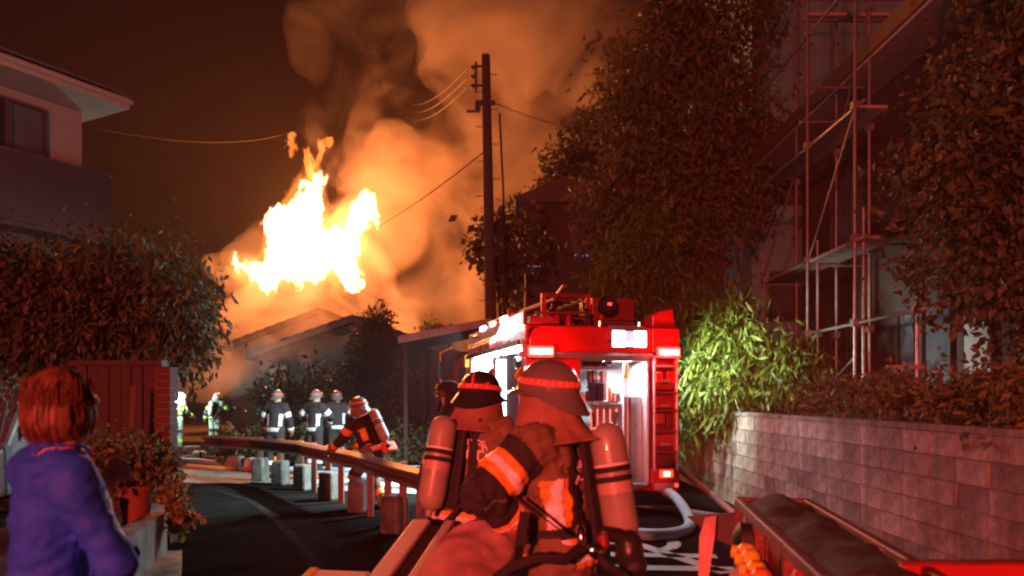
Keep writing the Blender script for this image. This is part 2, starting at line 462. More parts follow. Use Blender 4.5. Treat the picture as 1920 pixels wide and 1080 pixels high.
# local: x along the wall, -y is into the terrace (right of travel), +y faces the road
MB().box((Lw / 2, -0.082, 0.665), (Lw, 0.13, 1.33)).build('mortar_bed', M_mortar, wall)
bm = [MB().box((0, 0, 0), (0.382, 0.06, 0.180)).mesh('block', mat('block_%s' % n, c, 0.9, vary=0.45, scale=9, bump=0.7, bscale=38, stain=.5)) for n, c in
      (('grey', (0.33, 0.31, 0.28)), ('pale', (0.40, 0.38, 0.34)), ('dark', (0.22, 0.21, 0.19)))]
for m_ in bm:
    pass
rg = rnd(3)
for row in range(7):
    x = 0.0
    while x < Lw - 0.2:
        o = link('block', bm[rg.choice((0, 0, 0, 1, 1, 2))], wall)
        o.location = (x + 0.195, -0.032 + rg.uniform(-0.006, 0.006), 0.095 + row * 0.19); o.rotation_euler = (rg.uniform(-.008, .008), 0, rg.uniform(-.006, .006))
        x += 0.39
x = 0
cop = MB().box((0, 0, 0), (0.595, 0.19, 0.05)).mesh('coping_stone', M_conc)
while x < Lw - 0.3:
    o = link('coping_stone', cop, wall); o.location = (x + 0.3, -0.09, 1.357 + rg.uniform(-.003, .003)); x += 0.6

# --- left house: cream upper wall, eave and window above a balcony
hc = Vector((-8.9, 16.0, 0)); hu = Vector((-0.49, -0.872, 0)); hn = Vector((0.872, -0.49, 0))
lh = thing('house', 'cream plastered house at far left with deep eave over an upstairs window', 'house', hc, math.atan2(hu.y, hu.x))
# local: x = along the wall towards the camera, +y = hn side?  (rotating x by 90 deg gives (0.872,-0.49) = hn)
MB().box((5, -3.5, 3.75), (10, 7, 7.5)).build('wall', M_plaster, lh)
MB().box((5, .03, 2.4), (10.02, .06, 4.8)).build('dark_wall_slab', M_dark, lh)  # dark slab added to keep the lamplit lower wall from showing pale
rp = [(0.95, 7.52), (0.95, 7.72), (-3.5, 9.3), (-7.95, 7.72), (-7.95, 7.52), (-7.0, 7.53), (0, 7.53)]
Mx = Matrix(((0, 0, 1, -0.42), (1, 0, 0, 0), (0, 1, 0, 0), (0, 0, 0, 1)))
rf = MB().prism(rp, 11.8, Mx).build('roof', M_fascia, lh)
sl = MB()
for sgn, a, b in ((1, (1.0, 7.745), (-3.5, 9.36)), (-1, (-8.0, 7.745), (-3.5, 9.36))):
    for i in range(12):
        p = Vector(a).lerp(Vector(b), (i + 0.5) / 12)
        sl.box((5.48, p.x, p.y + 0.03), (11.9, 0.40, 0.05), Euler((math.atan2(b[1] - a[1], (b[0] - a[0])) + 0.06 * sgn, 0, 0)))
o = sl.build('roof_tiles', M_rooft, rf); o['kind'] = 'stuff'
MB().tube([(-0.45, 1.0, 7.66), (10.8, 1.0, 7.66)], 0.055).build('gutter', M_fascia, lh)
for t0, t1 in ((0.80, 1.42), (1.52, 2.6)):
    fr = MB()
    for (x, z, sx, sz) in (((t0 + t1) / 2, 7.26, t1 - t0 + .1, .06), ((t0 + t1) / 2, 6.15, t1 - t0 + .1, .06), (t0 - .02, 6.7, .06, 1.06), (t1 + .02, 6.7, .06, 1.06)):
        fr.box((x, 0.04, z), (sx, .09, sz))
    f = fr.build('window', M_frame, lh)
    MB().box(((t0 + t1) / 2, 0.02, 6.7), (t1 - t0 - .03, .02, 1.04)).build('pane', M_glass if t0 < 1 else M_black, f)
    MB().box(((t0 + t1) / 2, 0.07, 6.09), (t1 - t0 + .2, .14, .05)).build('sill', M_frame, f)
bal = MB().box((5.0, 0.72, 5.45), (10.2, 0.12, 1.25)).box((-0.04, 0.37, 5.45), (0.12, 0.6, 1.25)).box((5.0, 0.36, 4.8), (10.2, 0.74, .12)).build('balcony', M_dark, lh)
MB().box((5.0, 0.72, 6.10), (10.3, 0.18, 0.05)).build('handrail', M_frame, bal)

# --- right house under repair: eave, wall, windows
rh = thing('house', 'dark house under repair behind the scaffolding on the right', 'house', (6.0, 10, 1.27))
MB().box((4, 0.5, 2.66), (8, 11.0, 5.32)).build('wall', M_dark, rh)
Mr = Matrix(((1, 0, 0, 0), (0, 0, 1, -6.2), (0, 1, 0, 0), (0, 0, 0, 1)))
rr_ = MB().prism([(-0.72, 5.40), (4.0, 7.2), (8.72, 5.40), (8.72, 5.58), (4.0, 7.42), (-0.72, 5.58)], 13.0, Mr).build('roof', M_rooft, rh)
MB().box((-0.74, 0.3, 5.5), (0.05, 13.04, 0.26)).build('fascia', mat('brown_fascia', (0.12, 0.075, 0.05), 0.6), rh)
MB().box((-0.37, 0.3, 5.345), (0.70, 12.8, 0.05)).build('soffit', M_plank, rh)
for y0 in (-1.6, 1.2, 3.7):
    for z0 in (1.0, 3.7):
        fr = MB()
        for (y, z, sy, sz) in ((y0, z0 + .65, 1.5, .06), (y0, z0 - .65, 1.5, .06), (y0 - .72, z0, .06, 1.3), (y0 + .72, z0, .06, 1.3), (y0, z0, .05, 1.3)):
            fr.box((-0.03, y, z), (.1, sy, sz))
        f = fr.build('window', M_frame, rh)
        for q in (-1, 1): MB().box((-0.01, y0 + q * .36, z0), (.02, .66, 1.24)).build('pane', M_glass, f)
MB().tube([(-0.08, -2.9, 5.3), (-0.08, -2.9, 0.05)], .04).build('downpipe', M_plank, rh)
MB().box((-0.06, -0.2, 1.0), (.1, .55, .75)).build('meter_box', mat('meter_box', (.4, .4, .4), .6), rh)

# grey rendered building further up the slope
gb = thing('building', 'tall pale grey building rising behind the scaffolding', 'building', (10.5, 24, 1.2))
M_greyw = mat('blue_green_render', (0.17, 0.40, 0.46), 0.9, vary=0.12, scale=0.5)  # blue-green base colour painted to cancel the red light falling on it
MB().box((0, 0, 6.5), (8.6, 8, 13)).build('wall', M_greyw, gb)
MB().box((0, 0, 13.1), (9.0, 8.4, .2)).build('roof', M_rooft, gb)
for x in (-3.2, -0.6, 2.0):
    for z in (3.0, 6.0):
        f = MB().box((x, -4.03, z), (1.3, .08, 1.3)).build('window', M_frame, gb); MB().box((x, -4.08, z), (1.15, .03, 1.15)).build('pane', M_glass, f)

# small house seen through the trees, its sills made to glow in place of cold glints
sh = thing('house', 'small dark house half hidden by trees behind the engine', 'house', (1.55, 24.5, 0))
MB().box((0, 0, 3.7), (2.3, 3.0, 7.4)).build('wall', M_dark, sh)
MB().prism([(-1.45, 7.35), (1.45, 7.35), (1.45, 7.5), (0, 8.1), (-1.45, 7.5)], 3.6, Matrix(((1, 0, 0, 0), (0, 0, 1, -1.8), (0, 1, 0, 0), (0, 0, 0, 1)))).build('roof', M_rooft, sh)
M_cold = mat('cold_glint_glow', (0.3, 0.4, 0.5), 0.5, emit=(0.35, 0.6, 1.0), estr=0.5, vary=0)
f = MB().box((0.62, -1.53, 6.2), (.85, .06, .8)).build('window', M_frame, sh)
MB().box((0.62, -1.57, 6.2), (.75, .03, .7)).build('pane', M_glass, f)
MB().box((0.62, -1.60, 5.80), (.62, .05, .035)).build('glint_strip', M_cold, f)
f = MB().box((-0.9, -1.53, 5.75), (.45, .06, .5)).build('window', M_frame, sh)
MB().box((-0.9, -1.57, 5.5), (.4, .05, .03)).build('glint_strip', M_cold, f)

# --- the two houses under the fire
def gable_house(name, label, cx, y0, y1, half, eave, peak, ov, wallm):
    t = thing(name, label, 'house', (cx, y0, 0))
    D_ = y1 - y0
    Mg = Matrix(((1, 0, 0, 0), (0, 0, 1, 0), (0, 1, 0, 0), (0, 0, 0, 1)))
    MB().prism([(-half, 0), (half, 0), (half, eave), (0, peak), (-half, eave)], D_, Mg).build('wall', wallm, t)
    k = (peak - eave) / half; e = half + ov
    Mg2 = Mg.copy(); Mg2.translation = (0, -ov, 0)
    r_ = MB().prism([(-e, eave - k * ov + .02), (0, peak + .02), (e, eave - k * ov + .02), (e, eave - k * ov + .22), (0, peak + .24), (-e, eave - k * ov + .22)], D_ + 2 * ov, Mg2).build('roof', M_rooft, t)
    m = MB()
    for s in (-1, 1):
        for i in range(9):
            x = s * e * (1 - (i + .5) / 9); z = peak + .24 - abs(x) * k + .03
            m.box((x, D_ / 2, z), (e / 9 * 1.06, D_ + 2 * ov + .04, .05), Euler((0, s * (math.atan(k) - .07), 0)))
    o = m.build('roof_tiles', M_rooft, r_); o['kind'] = 'stuff'
    return t
nh = gable_house('house', 'nearer dark low gabled house right under the fire', -5.7, 28, 34, 3.5, 3.05, 4.28, .35, M_dark)
f = MB().box((-2.75, -.04, 2.35), (.7, .1, .9)).build('window', M_frame, nh)
MB().box((-2.75, -.08, 2.35), (.56, .03, .76)).build('pane', mat('fire_glint_tint', (0.5, 0.42, 0.3), 0.08, metal=0.6, vary=0), f)  # warm metallic tint stands in for the fire's reflection
f = MB().box((0.6, -.04, 1.9), (1.5, .1, 1.2)).build('window', M_frame, nh); MB().box((0.6, -.08, 1.9), (1.36, .03, 1.06)).build('pane', M_glass, f)
gable_house('house', 'farther gabled house showing its roof through glowing smoke', -8.5, 34.2, 36.0, 3.9, 3.75, 5.25, .3, M_plaster)

# --- shed with a pitched sheet roof
shd = thing('shed', 'open shed with thin sloping sheet roof beside the engine', 'shed', (-1.5, 19, 0))
rf = MB().box((0, 0, 3.12), (2.1, 3.4, .07), Euler((0, R(-11), 0))).build('roof', mat('sheet_roof', (.20, .19, .17), .45, vary=.2), shd)
m = MB()
for i in range(14): m.box((0, -1.6 + i * .245, 3.17), (2.12, .06, .03), Euler((0, R(-11), 0)))
o = m.build('roof_ribs', M_plank, rf)
MB().box((0, -1.73, 3.08), (2.12, .05, .15), Euler((0, R(-11), 0))).build('fascia', M_plank, shd)
for x, z in ((-.9, 2.9), (.9, 3.2)):
    for y in (-1.5, 1.5): MB().box((x, y, z / 2), (.09, .09, z)).build('post', M_dark, shd)
MB().box((0, 1.3, 1.4), (1.7, .08, 2.8)).build('back_wall', M_dark, shd)

# --- dark red gate wall on the left
gt = thing('gate_wall', 'dark red board wall with brick edge behind the potted plants', 'wall', (-4.3, 8.5, 0))
rg = rnd(8)
for i in range(7):
    MB().box((-.42 + i * .122, rg.uniform(-.006, .006), .98), (.116, .05, 1.93)).build('board', M_redwood, gt, bevel=.006)
MB().box((-.05, .05, .95), (.95, .05, 1.85)).build('backing', M_black, gt)
MB().box((-.03, 0, 1.975), (1.02, .14, .06)).build('cap_rail', M_redwood, gt)
MB().box((.485, .02, .965), (.15, .15, 1.93)).build('mortar_core', M_mortar, gt)
bk = MB().box((0, 0, 0), (.18, .20, .065)).mesh('brick', M_brick)
for i in range(25):
    o = link('brick', bk, gt); o.location = (.487 + rg.uniform(-.004, .004), .02, .038 + i * .0775)

# --- curved planter wall with kerb
pw = thing('planter', 'curved grey concrete planter wall at the lower left', 'planter', (-3.2, 6.5, 0))
pts = [(-2.50, 3.4), (-2.66, 4.4), (-2.88, 5.4), (-3.08, 6.4), (-3.30, 7.4), (-3.48, 7.8), (-3.85, 8.1)]
def strip(pts, z0, z1, thick, side):
    m = MB(); n = len(pts); P = [Vector((x, y, 0)) for x, y in pts]; N = []
    for i in range(n):
        t = (P[min(i + 1, n - 1)] - P[max(i - 1, 0)]).normalized(); N.append(Vector((-t.y, t.x, 0)) * side)
    vs = []
    for i in range(n):
        for (o_, z) in ((0, z0), (0, z1), (thick, z1), (thick, z0)): vs.append(P[i] + N[i] * o_ + Vector((0, 0, z)))
    fs = []
    for i in range(n - 1):
        for k in range(4): fs.append((i * 4 + k, i * 4 + (k + 1) % 4, i * 4 + 4 + (k + 1) % 4, i * 4 + 4 + k))
    fs += [(3, 2, 1, 0), ((n - 1) * 4, (n - 1) * 4 + 1, (n - 1) * 4 + 2, (n - 1) * 4 + 3)]
    return m.add(vs, fs)
strip(pts, 0, .48, .14, 1).build('planter_wall', M_conc2, pw, world=True, bevel=.012)
strip([(x + .0, y) for x, y in pts], .482, .51, .17, 1).build('coping', M_conc, pw, world=True)
MB().add([(-2.64, 3.4, .42), (-2.8, 4.4, .42), (-3.02, 5.4, .42), (-3.22, 6.4, .42), (-3.44, 7.4, .42), (-3.95, 8.1, .42), (-4.6, 8.3, .42), (-4.6, 3.4, .42)], [tuple(range(8))]).build('soil', M_earth, pw, world=True)
kb = strip([(-2.05, 3.2), (-2.22, 4.2), (-2.46, 5.2), (-2.68, 6.1), (-2.95, 6.9), (-3.2, 7.5)], 0, .12, .5, 1).build('kerb', M_conc, None); kb['kind'] = 'structure'

# --- trees and plants
def leaf_cloud(ells, n_clump, per, L, Wd, clump, droop=0.4, seed=0, shell=0.5, gap=0.15, zstretch=1.0):
    rs = np.random.RandomState(seed)
    vol = np.array([e[3] * e[4] + e[4] * e[5] + e[3] * e[5] for e in ells]); pick = rs.choice(len(ells), n_clump * 2, p=vol / vol.sum())
    E = np.array(ells)[pick]
    u = rs.normal(size=(len(pick), 3)); u /= np.linalg.norm(u, axis=1)[:, None]
    rad = (shell + (1 - shell) * rs.rand(len(pick))) * (1 + 0.28 * vnoise(u * 2.2 + E[:, :3], seed + 5))
    c = E[:, :3] + u * E[:, 3:6] * rad[:, None]
    keep = vnoise(c * 1.1, seed + 9) > -1 + gap * 2
    c, u = c[keep][:n_clump], u[keep][:n_clump]
    c = np.repeat(c, per, 0); u = np.repeat(u, per, 0)
    p = c + rs.normal(size=c.shape) * clump * np.array([1, 1, zstretch])
    dr = u * 0.5 + rs.normal(size=u.shape) * 0.6; dr[:, 2] -= droop; dr /= np.linalg.norm(dr, axis=1)[:, None]
    sd = np.cross(dr, rs.normal(size=dr.shape)); sd /= np.linalg.norm(sd, axis=1)[:, None] + 1e-6
    nn = np.cross(dr, sd); ln = L * np.exp(np.clip(rs.normal(size=len(p)) * .36, -1, .5))[:, None]; wd = ln * Wd
    V = np.stack([p, p + dr * ln * .45 + sd * wd + nn * wd * .3, p + dr * ln, p + dr * ln * .45 - sd * wd + nn * wd * .3], 1).reshape(-1, 3)
    return V, np.arange(len(V)).reshape(-1, 4)

def plant(name, label, cat, base, ells, leafm, n, per, L, Wd, clump, trunk=None, group=None, droop=.4, seed=0, limbs=8, shell=.5, gap=.15, part='crown', tr=(.12, .05), zstretch=1.0):
    t = thing(name, label, cat, base, 0, group)
    V, Q = leaf_cloud(ells, n, per, L, Wd, clump, droop, seed, shell, gap, zstretch)
    o = link(part, np_mesh(part, V - np.array(base), Q, leafm, False), t); o['kind'] = 'stuff'
    rg = rnd(seed + 77)
    if trunk is not None:
        m = MB(); top = Vector(trunk); b = Vector(base)
        pts = [b.lerp(top, i / 6) + Vector((rg.uniform(-.06, .06), rg.uniform(-.06, .06), 0)) * (i > 0) for i in range(7)]
        m.tube(pts, [tr[0] + (tr[1] - tr[0]) * i / 6 for i in range(7)], 8)
        m.build('trunk', M_bark, t, smooth=True, world=True)
        for i in range(limbs):
            e = rg.choice(ells); a = pts[rg.randint(2, 6)]
            q = Vector(e[:3]) + Vector((rg.uniform(-.7, .7) * e[3], rg.uniform(-.7, .7) * e[4], rg.uniform(-.5, .6) * e[5]))
            mid = a.lerp(q, .5) + Vector((0, 0, .12 * (q - a).length))
            MB().tube([a, mid, q], [tr[1] * .8, tr[1] * .5, tr[1] * .15], 6).build('limb', M_bark, t, smooth=True, world=True)
    return t
L_dark = leafmat('dark_foliage', (0.062, 0.062, 0.032))
L_mid = leafmat('olive_foliage', (0.105, 0.120, 0.055))
L_fresh = leafmat('fresh_bamboo_foliage', (0.10, 0.165, 0.018), .5, .35)
L_red = leafmat('russet_foliage', (0.062, 0.085, 0.040))
L_hedge = leafmat('hedge_foliage', (0.07, 0.10, 0.045), .4, .3)

plant('cedar_tree', 'tall dark cedar towering above and right of the fire engine', 'tree', (4.1, 18, 0),
      [(3.7, 17.6, 5.6, 1.7, 1.6, 2.4), (3.9, 17.6, 8.0, 1.9, 1.7, 2.6), (4.35, 17.6, 10.8, 1.45, 1.5, 2.4), (4.8, 17.6, 13.4, 1.0, 1.1, 2.0), (2.2, 17.3, 5.9, .7, .7, .9), (5.2, 17.4, 6.8, .7, .7, 1.3), (2.7, 17.3, 4.3, 1.0, 1.0, 1.6), (2.9, 17.4, 7.3, 1.0, 1.0, 1.6)], L_mid, 1150, 34, .19, .17, .28, (4.4, 17.6, 13), seed=1, droop=.7, limbs=12, tr=(.28, .06))
plant('broadleaf_tree', 'dusky tree standing between the utility pole and the cedar', 'tree', (1.4, 26.5, 0),
      [(0.8, 26.4, 6.4, 1.7, 1.3, 1.8), (2.4, 26.4, 8.4, 1.6, 1.3, 2.0), (3.2, 26.6, 10.2, 1.1, 1.0, 1.4), (2.0, 26.4, 5.0, 1.7, 1.2, 1.8)], L_dark, 620, 34, .19, .28, .26, (1.8, 26.4, 8), seed=2)
plant('broadleaf_tree', 'leafy branches climbing around the utility pole', 'tree', (-0.3, 21.0, 0),
      [(-0.55, 20.6, 6.3, .55, .4, .55), (-0.15, 20.8, 5.2, .5, .4, 1.0), (-0.85, 20.5, 5.5, .28, .3, .3), (.3, 20.9, 5.8, .7, .5, 1.0)], L_dark, 70, 16, .20, .3, .17, (-.2, 20.9, 6.2), seed=3, shell=.2)
plant('conifer', 'bushy dark conifer silhouetted against the glow', 'tree', (-3.85, 22, 0),
      [(-3.85, 22, 3.7, .38, .42, .5), (-3.85, 22, 3.05, .74, .7, .6), (-3.85, 22, 2.2, .85, .8, .6), (-3.85, 22, 1.4, .8, .8, .6)], L_dark, 460, 28, .12, .22, .12, (-3.85, 22, 3.9), seed=4, droop=.1, shell=.3, tr=(.09, .03))
plant('round_shrub', 'small round tree top showing behind the shed roof', 'tree', (-3.2, 31, 0),
      [(-3.2, 31, 4.0, .62, .6, .55), (-3.3, 31, 3.3, .7, .6, .6)], L_dark, 90, 24, .14, .25, .14, (-3.2, 31, 4), seed=6)
plant('weeping_tree', 'drooping brown leaved tree overhanging the left wall', 'tree', (-5.6, 10.8, 0),
      [(-6.2, 10.8, 3.0, 1.4, 1.0, .8), (-4.9, 10.2, 2.95, .9, .8, .75), (-4.15, 9.8, 2.55, .45, .5, .62), (-7.2, 10.4, 2.7, 1.1, .9, .9), (-5.4, 9.8, 2.4, 1.2, .6, .5)], L_red, 900, 32, .105, .20, .13, (-5.5, 10.5, 3.1), seed=7, droop=1.1, shell=.35, zstretch=1.7)
plant('maple_tree', 'large russet leaved tree filling the right edge of the view', 'tree', (5.3, 7.7, 1.27),
      [(5.5, 8.0, 4.4, 1.5, 1.2, 1.1), (5.0, 7.6, 3.6, .95, .9, .7), (5.7, 7.6, 5.6, 1.4, 1.1, 1.1), (5.2, 7.2, 2.8, .7, .7, .5), (6.2, 8, 6.6, 1.3, 1, 1), (5.0, 7.9, 2.9, 1.0, .8, .6), (4.6, 7.7, 3.9, .7, .7, .7), (5.6, 7.5, 2.3, .8, .7, .6)], L_red, 980, 34, .085, .32, .16, (5.5, 7.8, 5), seed=8, droop=.5, shell=.25, limbs=14, tr=(.11, .04))
plant('bamboo_clump', 'bright green bamboo hanging over the wall beside the engine', 'bamboo', (3.9, 12.5, 1.27),
      [(3.5, 12.3, 2.0, .85, .8, .8), (4.3, 11.9, 1.95, .55, .6, .55), (3.0, 13.4, 2.6, .8, .8, .9), (3.35, 11.7, 1.55, .35, .4, .4), (2.9, 12.6, 1.5, .35, .5, .5), (3.6, 12.6, 2.9, .5, .5, .5)], L_fresh, 420, 28, .17, .11, .15, (3.8, 12.6, 2.9), seed=9, droop=1.2, shell=.2, part='leaves', limbs=14, tr=(.03, .02), zstretch=1.4)
plant('bamboo_clump', 'pale green leafy clump lit up just above the engine roof', 'bamboo', (2.9, 15.0, 1.27),
      [(2.1, 14.6, 3.9, .55, .5, .65), (2.7, 14.8, 4.6, .6, .5, .7), (3.2, 15, 3.4, .7, .6, .9)], L_fresh, 260, 26, .17, .12, .16, (2.6, 14.8, 4.6), seed=10, droop=1.0, shell=.2, part='leaves', limbs=9, tr=(.03, .02), zstretch=1.4)
plant('shrub', 'low dark weeds trailing over the top of the retaining wall', 'shrub', (3.9, 7.6, 1.27),
      [(4.0, 9.6, 1.5, .45, .7, .25), (4.0, 8.2, 1.5, .5, .8, .28), (3.9, 6.6, 1.55, .4, .8, .32), (3.75, 5.6, 1.45, .3, .5, .35), (4.6, 9.5, 1.6, .5, .9, .3)], L_mid, 420, 26, .07, .25, .10, seed=12, shell=.2, droop=.4)
plant('shrub', 'dark bush behind the firefighters, left of the conifer', 'shrub', (-5.4, 21, 0),
      [(-6.2, 21, 1.3, .9, .7, .9), (-5.0, 21, 1.6, .9, .7, 1.0), (-4.5, 20.6, 1.0, .8, .6, .9)], L_dark, 170, 26, .15, .25, .15, seed=13)
plant('shrub', 'dark bush behind the firefighters, right of the conifer', 'shrub', (-2.8, 20.6, 0),
      [(-3.1, 20.6, 1.2, .7, .6, 1.0), (-2.5, 20.8, 1.4, .6, .6, .9)], L_dark, 110, 26, .15, .25, .15, seed=14)
plant('low_hedge', 'low bright green hedge running behind the guard rail', 'hedge', (-3.6, 17.8, 0),
      [(x, 17.9 + .12 * math.sin(x * 3), .46, .45, .3, .40) for x in np.arange(-6.4, -0.9, .55)], L_hedge, 330, 24, .11, .3, .10, seed=15, shell=.3, gap=.05, part='foliage')
plant('potted_plant', 'leafy potted plant on the planter beside the dark red wall', 'plant', (-3.55, 7.35, .42),
      [(-3.6, 7.3, .95, .34, .3, .2), (-3.35, 7.2, 1.0, .22, .2, .16), (-3.9, 7.5, 1.0, .3, .3, .25)], L_mid, 130, 20, .075, .3, .07, seed=16, part='leaves', shell=.2)
plant('trailing_plant', 'pale flowering plant trailing over the end of the planter', 'plant', (-3.28, 7.35, .5),
      [(-3.16, 7.3, .62, .12, .14, .2), (-3.12, 7.25, .42, .1, .12, .16)], leafmat('pale_leaves', (0.22, 0.20, 0.08)), 40, 22, .055, .4, .035, seed=17, part='leaves', shell=.1)
for (x, y, r, h, c, lb) in ((-3.50, 7.2, .15, .36, (.20, .06, .035), 'terracotta pot nearest the road end of the planter'), (-3.62, 6.75, .10, .30, (.13, .07, .05), 'slim brown pot in the middle of the planter')):
    t = thing('plant_pot', lb, 'pot', (x, y, .42), 0, 'pots on the planter')
    MB().lathe([(r * .72, 0), (r, h * .9), (r * 1.08, h * .9), (r * 1.08, h), (r * .9, h), (r * .88, h * .85)]).build('pot', mat('pot', c, .8), t, smooth=True)
    MB().lathe([(r * .86, h * .8), (r * .86, h * .86)]).build('soil', M_earth, t)
t = thing('garden_stake', 'thin leaning wooden stake in front of the dark red wall', 'stake', (-3.98, 8.0, .42))
MB().bar((-3.99, 8.0, .42), (-3.94, 8.05, 1.72), .05, .03).build('stake', mat('stake_wood', (.16, .10, .07), .8), t, world=True)

# --- utility pole and wires
up = thing('utility_pole', 'tall dark utility pole with insulator rack in front of the smoke', 'utility pole', (-0.48, 20, 0))
M_pole = mat('pole_concrete', (.075, .062, .058), .85, vary=.25)
MB().tube([(-.48, 20, 0), (-.68, 20, 10.45)], [.175, .11], 14).build('pole', M_pole, up, smooth=True, world=True)
m = MB()
for i in range(16):
    z = 3.2 + i * .45; x = -.48 - .2 * z / 10.45
    m.tube([(x - .1 * (-1) ** i, 20, z), (x - .30 * (-1) ** i, 20, z)], .012, 5)
o = m.build('climbing_pegs', M_frame, up, world=True)
rk = MB().box((-.93, 19.95, 9.88), (.06, .06, .75)).box((-.80, 19.97, 10.15), (.3, .05, .05)).box((-.80, 19.97, 9.65), (.3, .05, .05)).build('insulator_rack', M_frame, up, world=True)
for z in (10.12, 9.88, 9.64): MB().lathe([(.02, 0), (.06, .02), (.03, .05), (.06, .08), (.03, .12)], axis_matrix((-.95, 19.95, z), (-1.2, 20.05, z))).build('insulator', M_frame, rk, smooth=True, world=True)
MB().box((-.68, 19.95, 9.2), (.5, .1, .1)).box((-.88, 19.95, 9.12), (.14, .14, .2)).box((-1.0, 19.95, 8.98), (.34, .05, .05)).build('bracket', M_frame, up, world=True)
MB().tube([(-.32, 19.9, 8.9), (-.22, 19.9, 6.8), (-.2, 19.9, 4.2)], .03, 6).build('riser_cable', M_black, up, world=True)
def wire(a, b, sag, label, r=.014):
    a, b = Vector(a), Vector(b)
    pts = [a.lerp(b, i / 14) - Vector((0, 0, sag * 4 * (i / 14) * (1 - i / 14))) for i in range(15)]
    o = MB().tube([p - a for p in pts], r, 5).build('overhead_wire', M_black); o.location = a
    return tag(o, label, 'wire', 'overhead wires')
for z, q, lb in ((10.12, 0, 'top'), (9.88, 14, 'middle'), (9.64, 28, 'bottom')):
    wire((-1.15, 20, z), at(762, 190 + q, 46), .5, lb + ' of the three wires leaving the pole rack leftwards', .018)
wire((-.6, 20, 8.05), at(640, 455, 36.0), .3, 'single wire sagging from the mid pole down past the flames', .02)
wire((-.55, 20, 9.25), at(1250, 240, 40), .6, 'thin wire running right from the pole top across the smoke', .012)
wire((-8.6, 16.2, 7.2), at(560, 243, 34), .4, 'faint wire from the cream house across the dark sky', .003)

# --- scaffolding on the right
sc = thing('scaffolding', 'steel pipe scaffolding standing in front of the right hand house', 'scaffolding', (4.9, 11.5, 1.27))
def pipe(a, b, nm, r=.022, m=None): return MB().tube([a, b], r, 8).build(nm, m or M_steel, sc, smooth=True, world=True)
for (x, y, zt) in ((4.7, 14.4, 4.3), (4.7, 12.3, 13.5), (4.7, 10.6, 13.5), (4.7, 8.97, 2.95), (5.3, 12.64, 12.5), (5.3, 11.47, 12.5), (5.3, 14.4, 13), (4.86, 12.3, 4.1), (4.82, 10.6, 4.2)):
    p_ = pipe((x, y, 1.27), (x, y, zt), 'pole')
    MB().box((x, y, 1.29), (.15, .15, .03)).build('base_plate', M_steel, p_, world=True)
    for z in (2.62, 3.78, 5.6, 7.4):
        if z < zt: MB().box((x, y, z), (.09, .11, .1)).build('coupler', M_steel, p_, world=True)
for z, y0, y1 in ((2.62, 8.8, 14.6), (5.6, 10.4, 14.6), (7.4, 10.4, 15.0), (8.2, 10.4, 14.0)): pipe((4.75, y0, z), (4.75, y1, z), 'ledger', .022)
for z, y, x1 in ((7.62, 12.34, 6.9), (7.95, 12.34, 6.9), (6.55, 12.36, 5.6), (6.0, 12.36, 5.5), (3.70, 10.64, 5.6), (3.70, 12.32, 5.6), (3.70, 14.42, 5.6), (9.2, 12.36, 6.5)): pipe((4.6, y, z), (x1, y, z), 'transom', .024)
MB().box((5.8, 12.42, 7.70), (2.2, .24, .05)).build('platform', M_plank, sc, world=True)
for x in (4.84, 5.09): MB().box((x, 12.5, 3.76), (.235, 4.2, .045)).build('platform', M_plank, sc, world=True)
MB().box((5.02, 12.6, 5.66), (.45, 3.6, .045)).build('platform', M_plank, sc, world=True)
for a, b in (((4.72, 12.3, 2.0), (4.72, 14.4, 3.7)), ((4.72, 12.3, 3.8), (4.72, 10.6, 5.6)), ((4.72, 12.4, 1.4), (4.9, 11.0, 2.2)), ((5.32, 12.64, 5.7), (5.32, 11.47, 7.5)), ((4.68, 14.4, 3.8), (4.68, 12.9, 5.2))): pipe(a, b, 'brace', .016)
MB().box((4.55, 8.95, 1.95), (.42, .06, .05)).build('bracket', M_plank, sc, world=True)
pipe((4.40, 8.95, 1.93), (4.7, 8.95, 1.68), 'brace', .018, M_plank)
MB().lathe([(.03, 0), (.05, .02), (.05, .07), (.02, .09)], Matrix.Translation((4.68, 8.97, 2.95))).build('cap', M_plank, sc, world=True)

M_block = mat('weathered_block', (0.15, 0.145, 0.125), 0.9, vary=0.5, scale=6, bump=0.7, bscale=28, stain=.6)
# --- guard rail and its concrete blocks
gr = thing('guard_rail', 'dark brown guard rail curving along the edge of the near road', 'guard rail', (-2.2, 10.8, 0))
rp = [(-0.25, 6.9), (-0.9, 8.1), (-1.4, 9.1), (-2.2, 10.8), (-2.9, 12.0), (-3.7, 13.4), (-4.87, 14.7), (-6.3, 15.8)]
P = [Vector((x, y, .71)) for x, y in rp]
m = MB(); vs = []; prof = [(x_, z_ * .8) for x_, z_ in [(-.02, -.15), (.035, -.10), (.035, -.06), (-.01, -.015), (-.01, .015), (.035, .06), (.035, .10), (-.02, .15), (-.035, .15), (.015, .10), (.015, .06), (-.03, .015), (-.03, -.015), (.015, -.06), (.015, -.10), (-.035, -.15)]]
for i, p in enumerate(P):
    t = (P[min(i + 1, 7)] - P[max(i - 1, 0)]).normalized(); nrm = Vector((-t.y, t.x, 0))
    vs += [p + nrm * (a * 1.5) + Vector((0, 0, b)) for a, b in prof]
k = len(prof)
fs = [(i * k + j, i * k + (j + 1) % k, (i + 1) * k + (j + 1) % k, (i + 1) * k + j) for i in range(7) for j in range(k)]
m.add(vs, fs).build('beam', M_rail, gr, world=True)
posts = [(-0.62, 7.62), (-1.08, 8.45), (-1.62, 9.6), (-2.32, 11.05), (-2.98, 12.2), (-3.78, 13.55), (-4.9, 14.8)]
posts += [((a[0] + b[0]) / 2, (a[1] + b[1]) / 2) for a, b in zip(posts[:-1], posts[1:])]
for x, y in posts: MB().box((x + .07, y + .06, .42), (.08, .08, .84)).build('post', M_rail, gr, world=True)
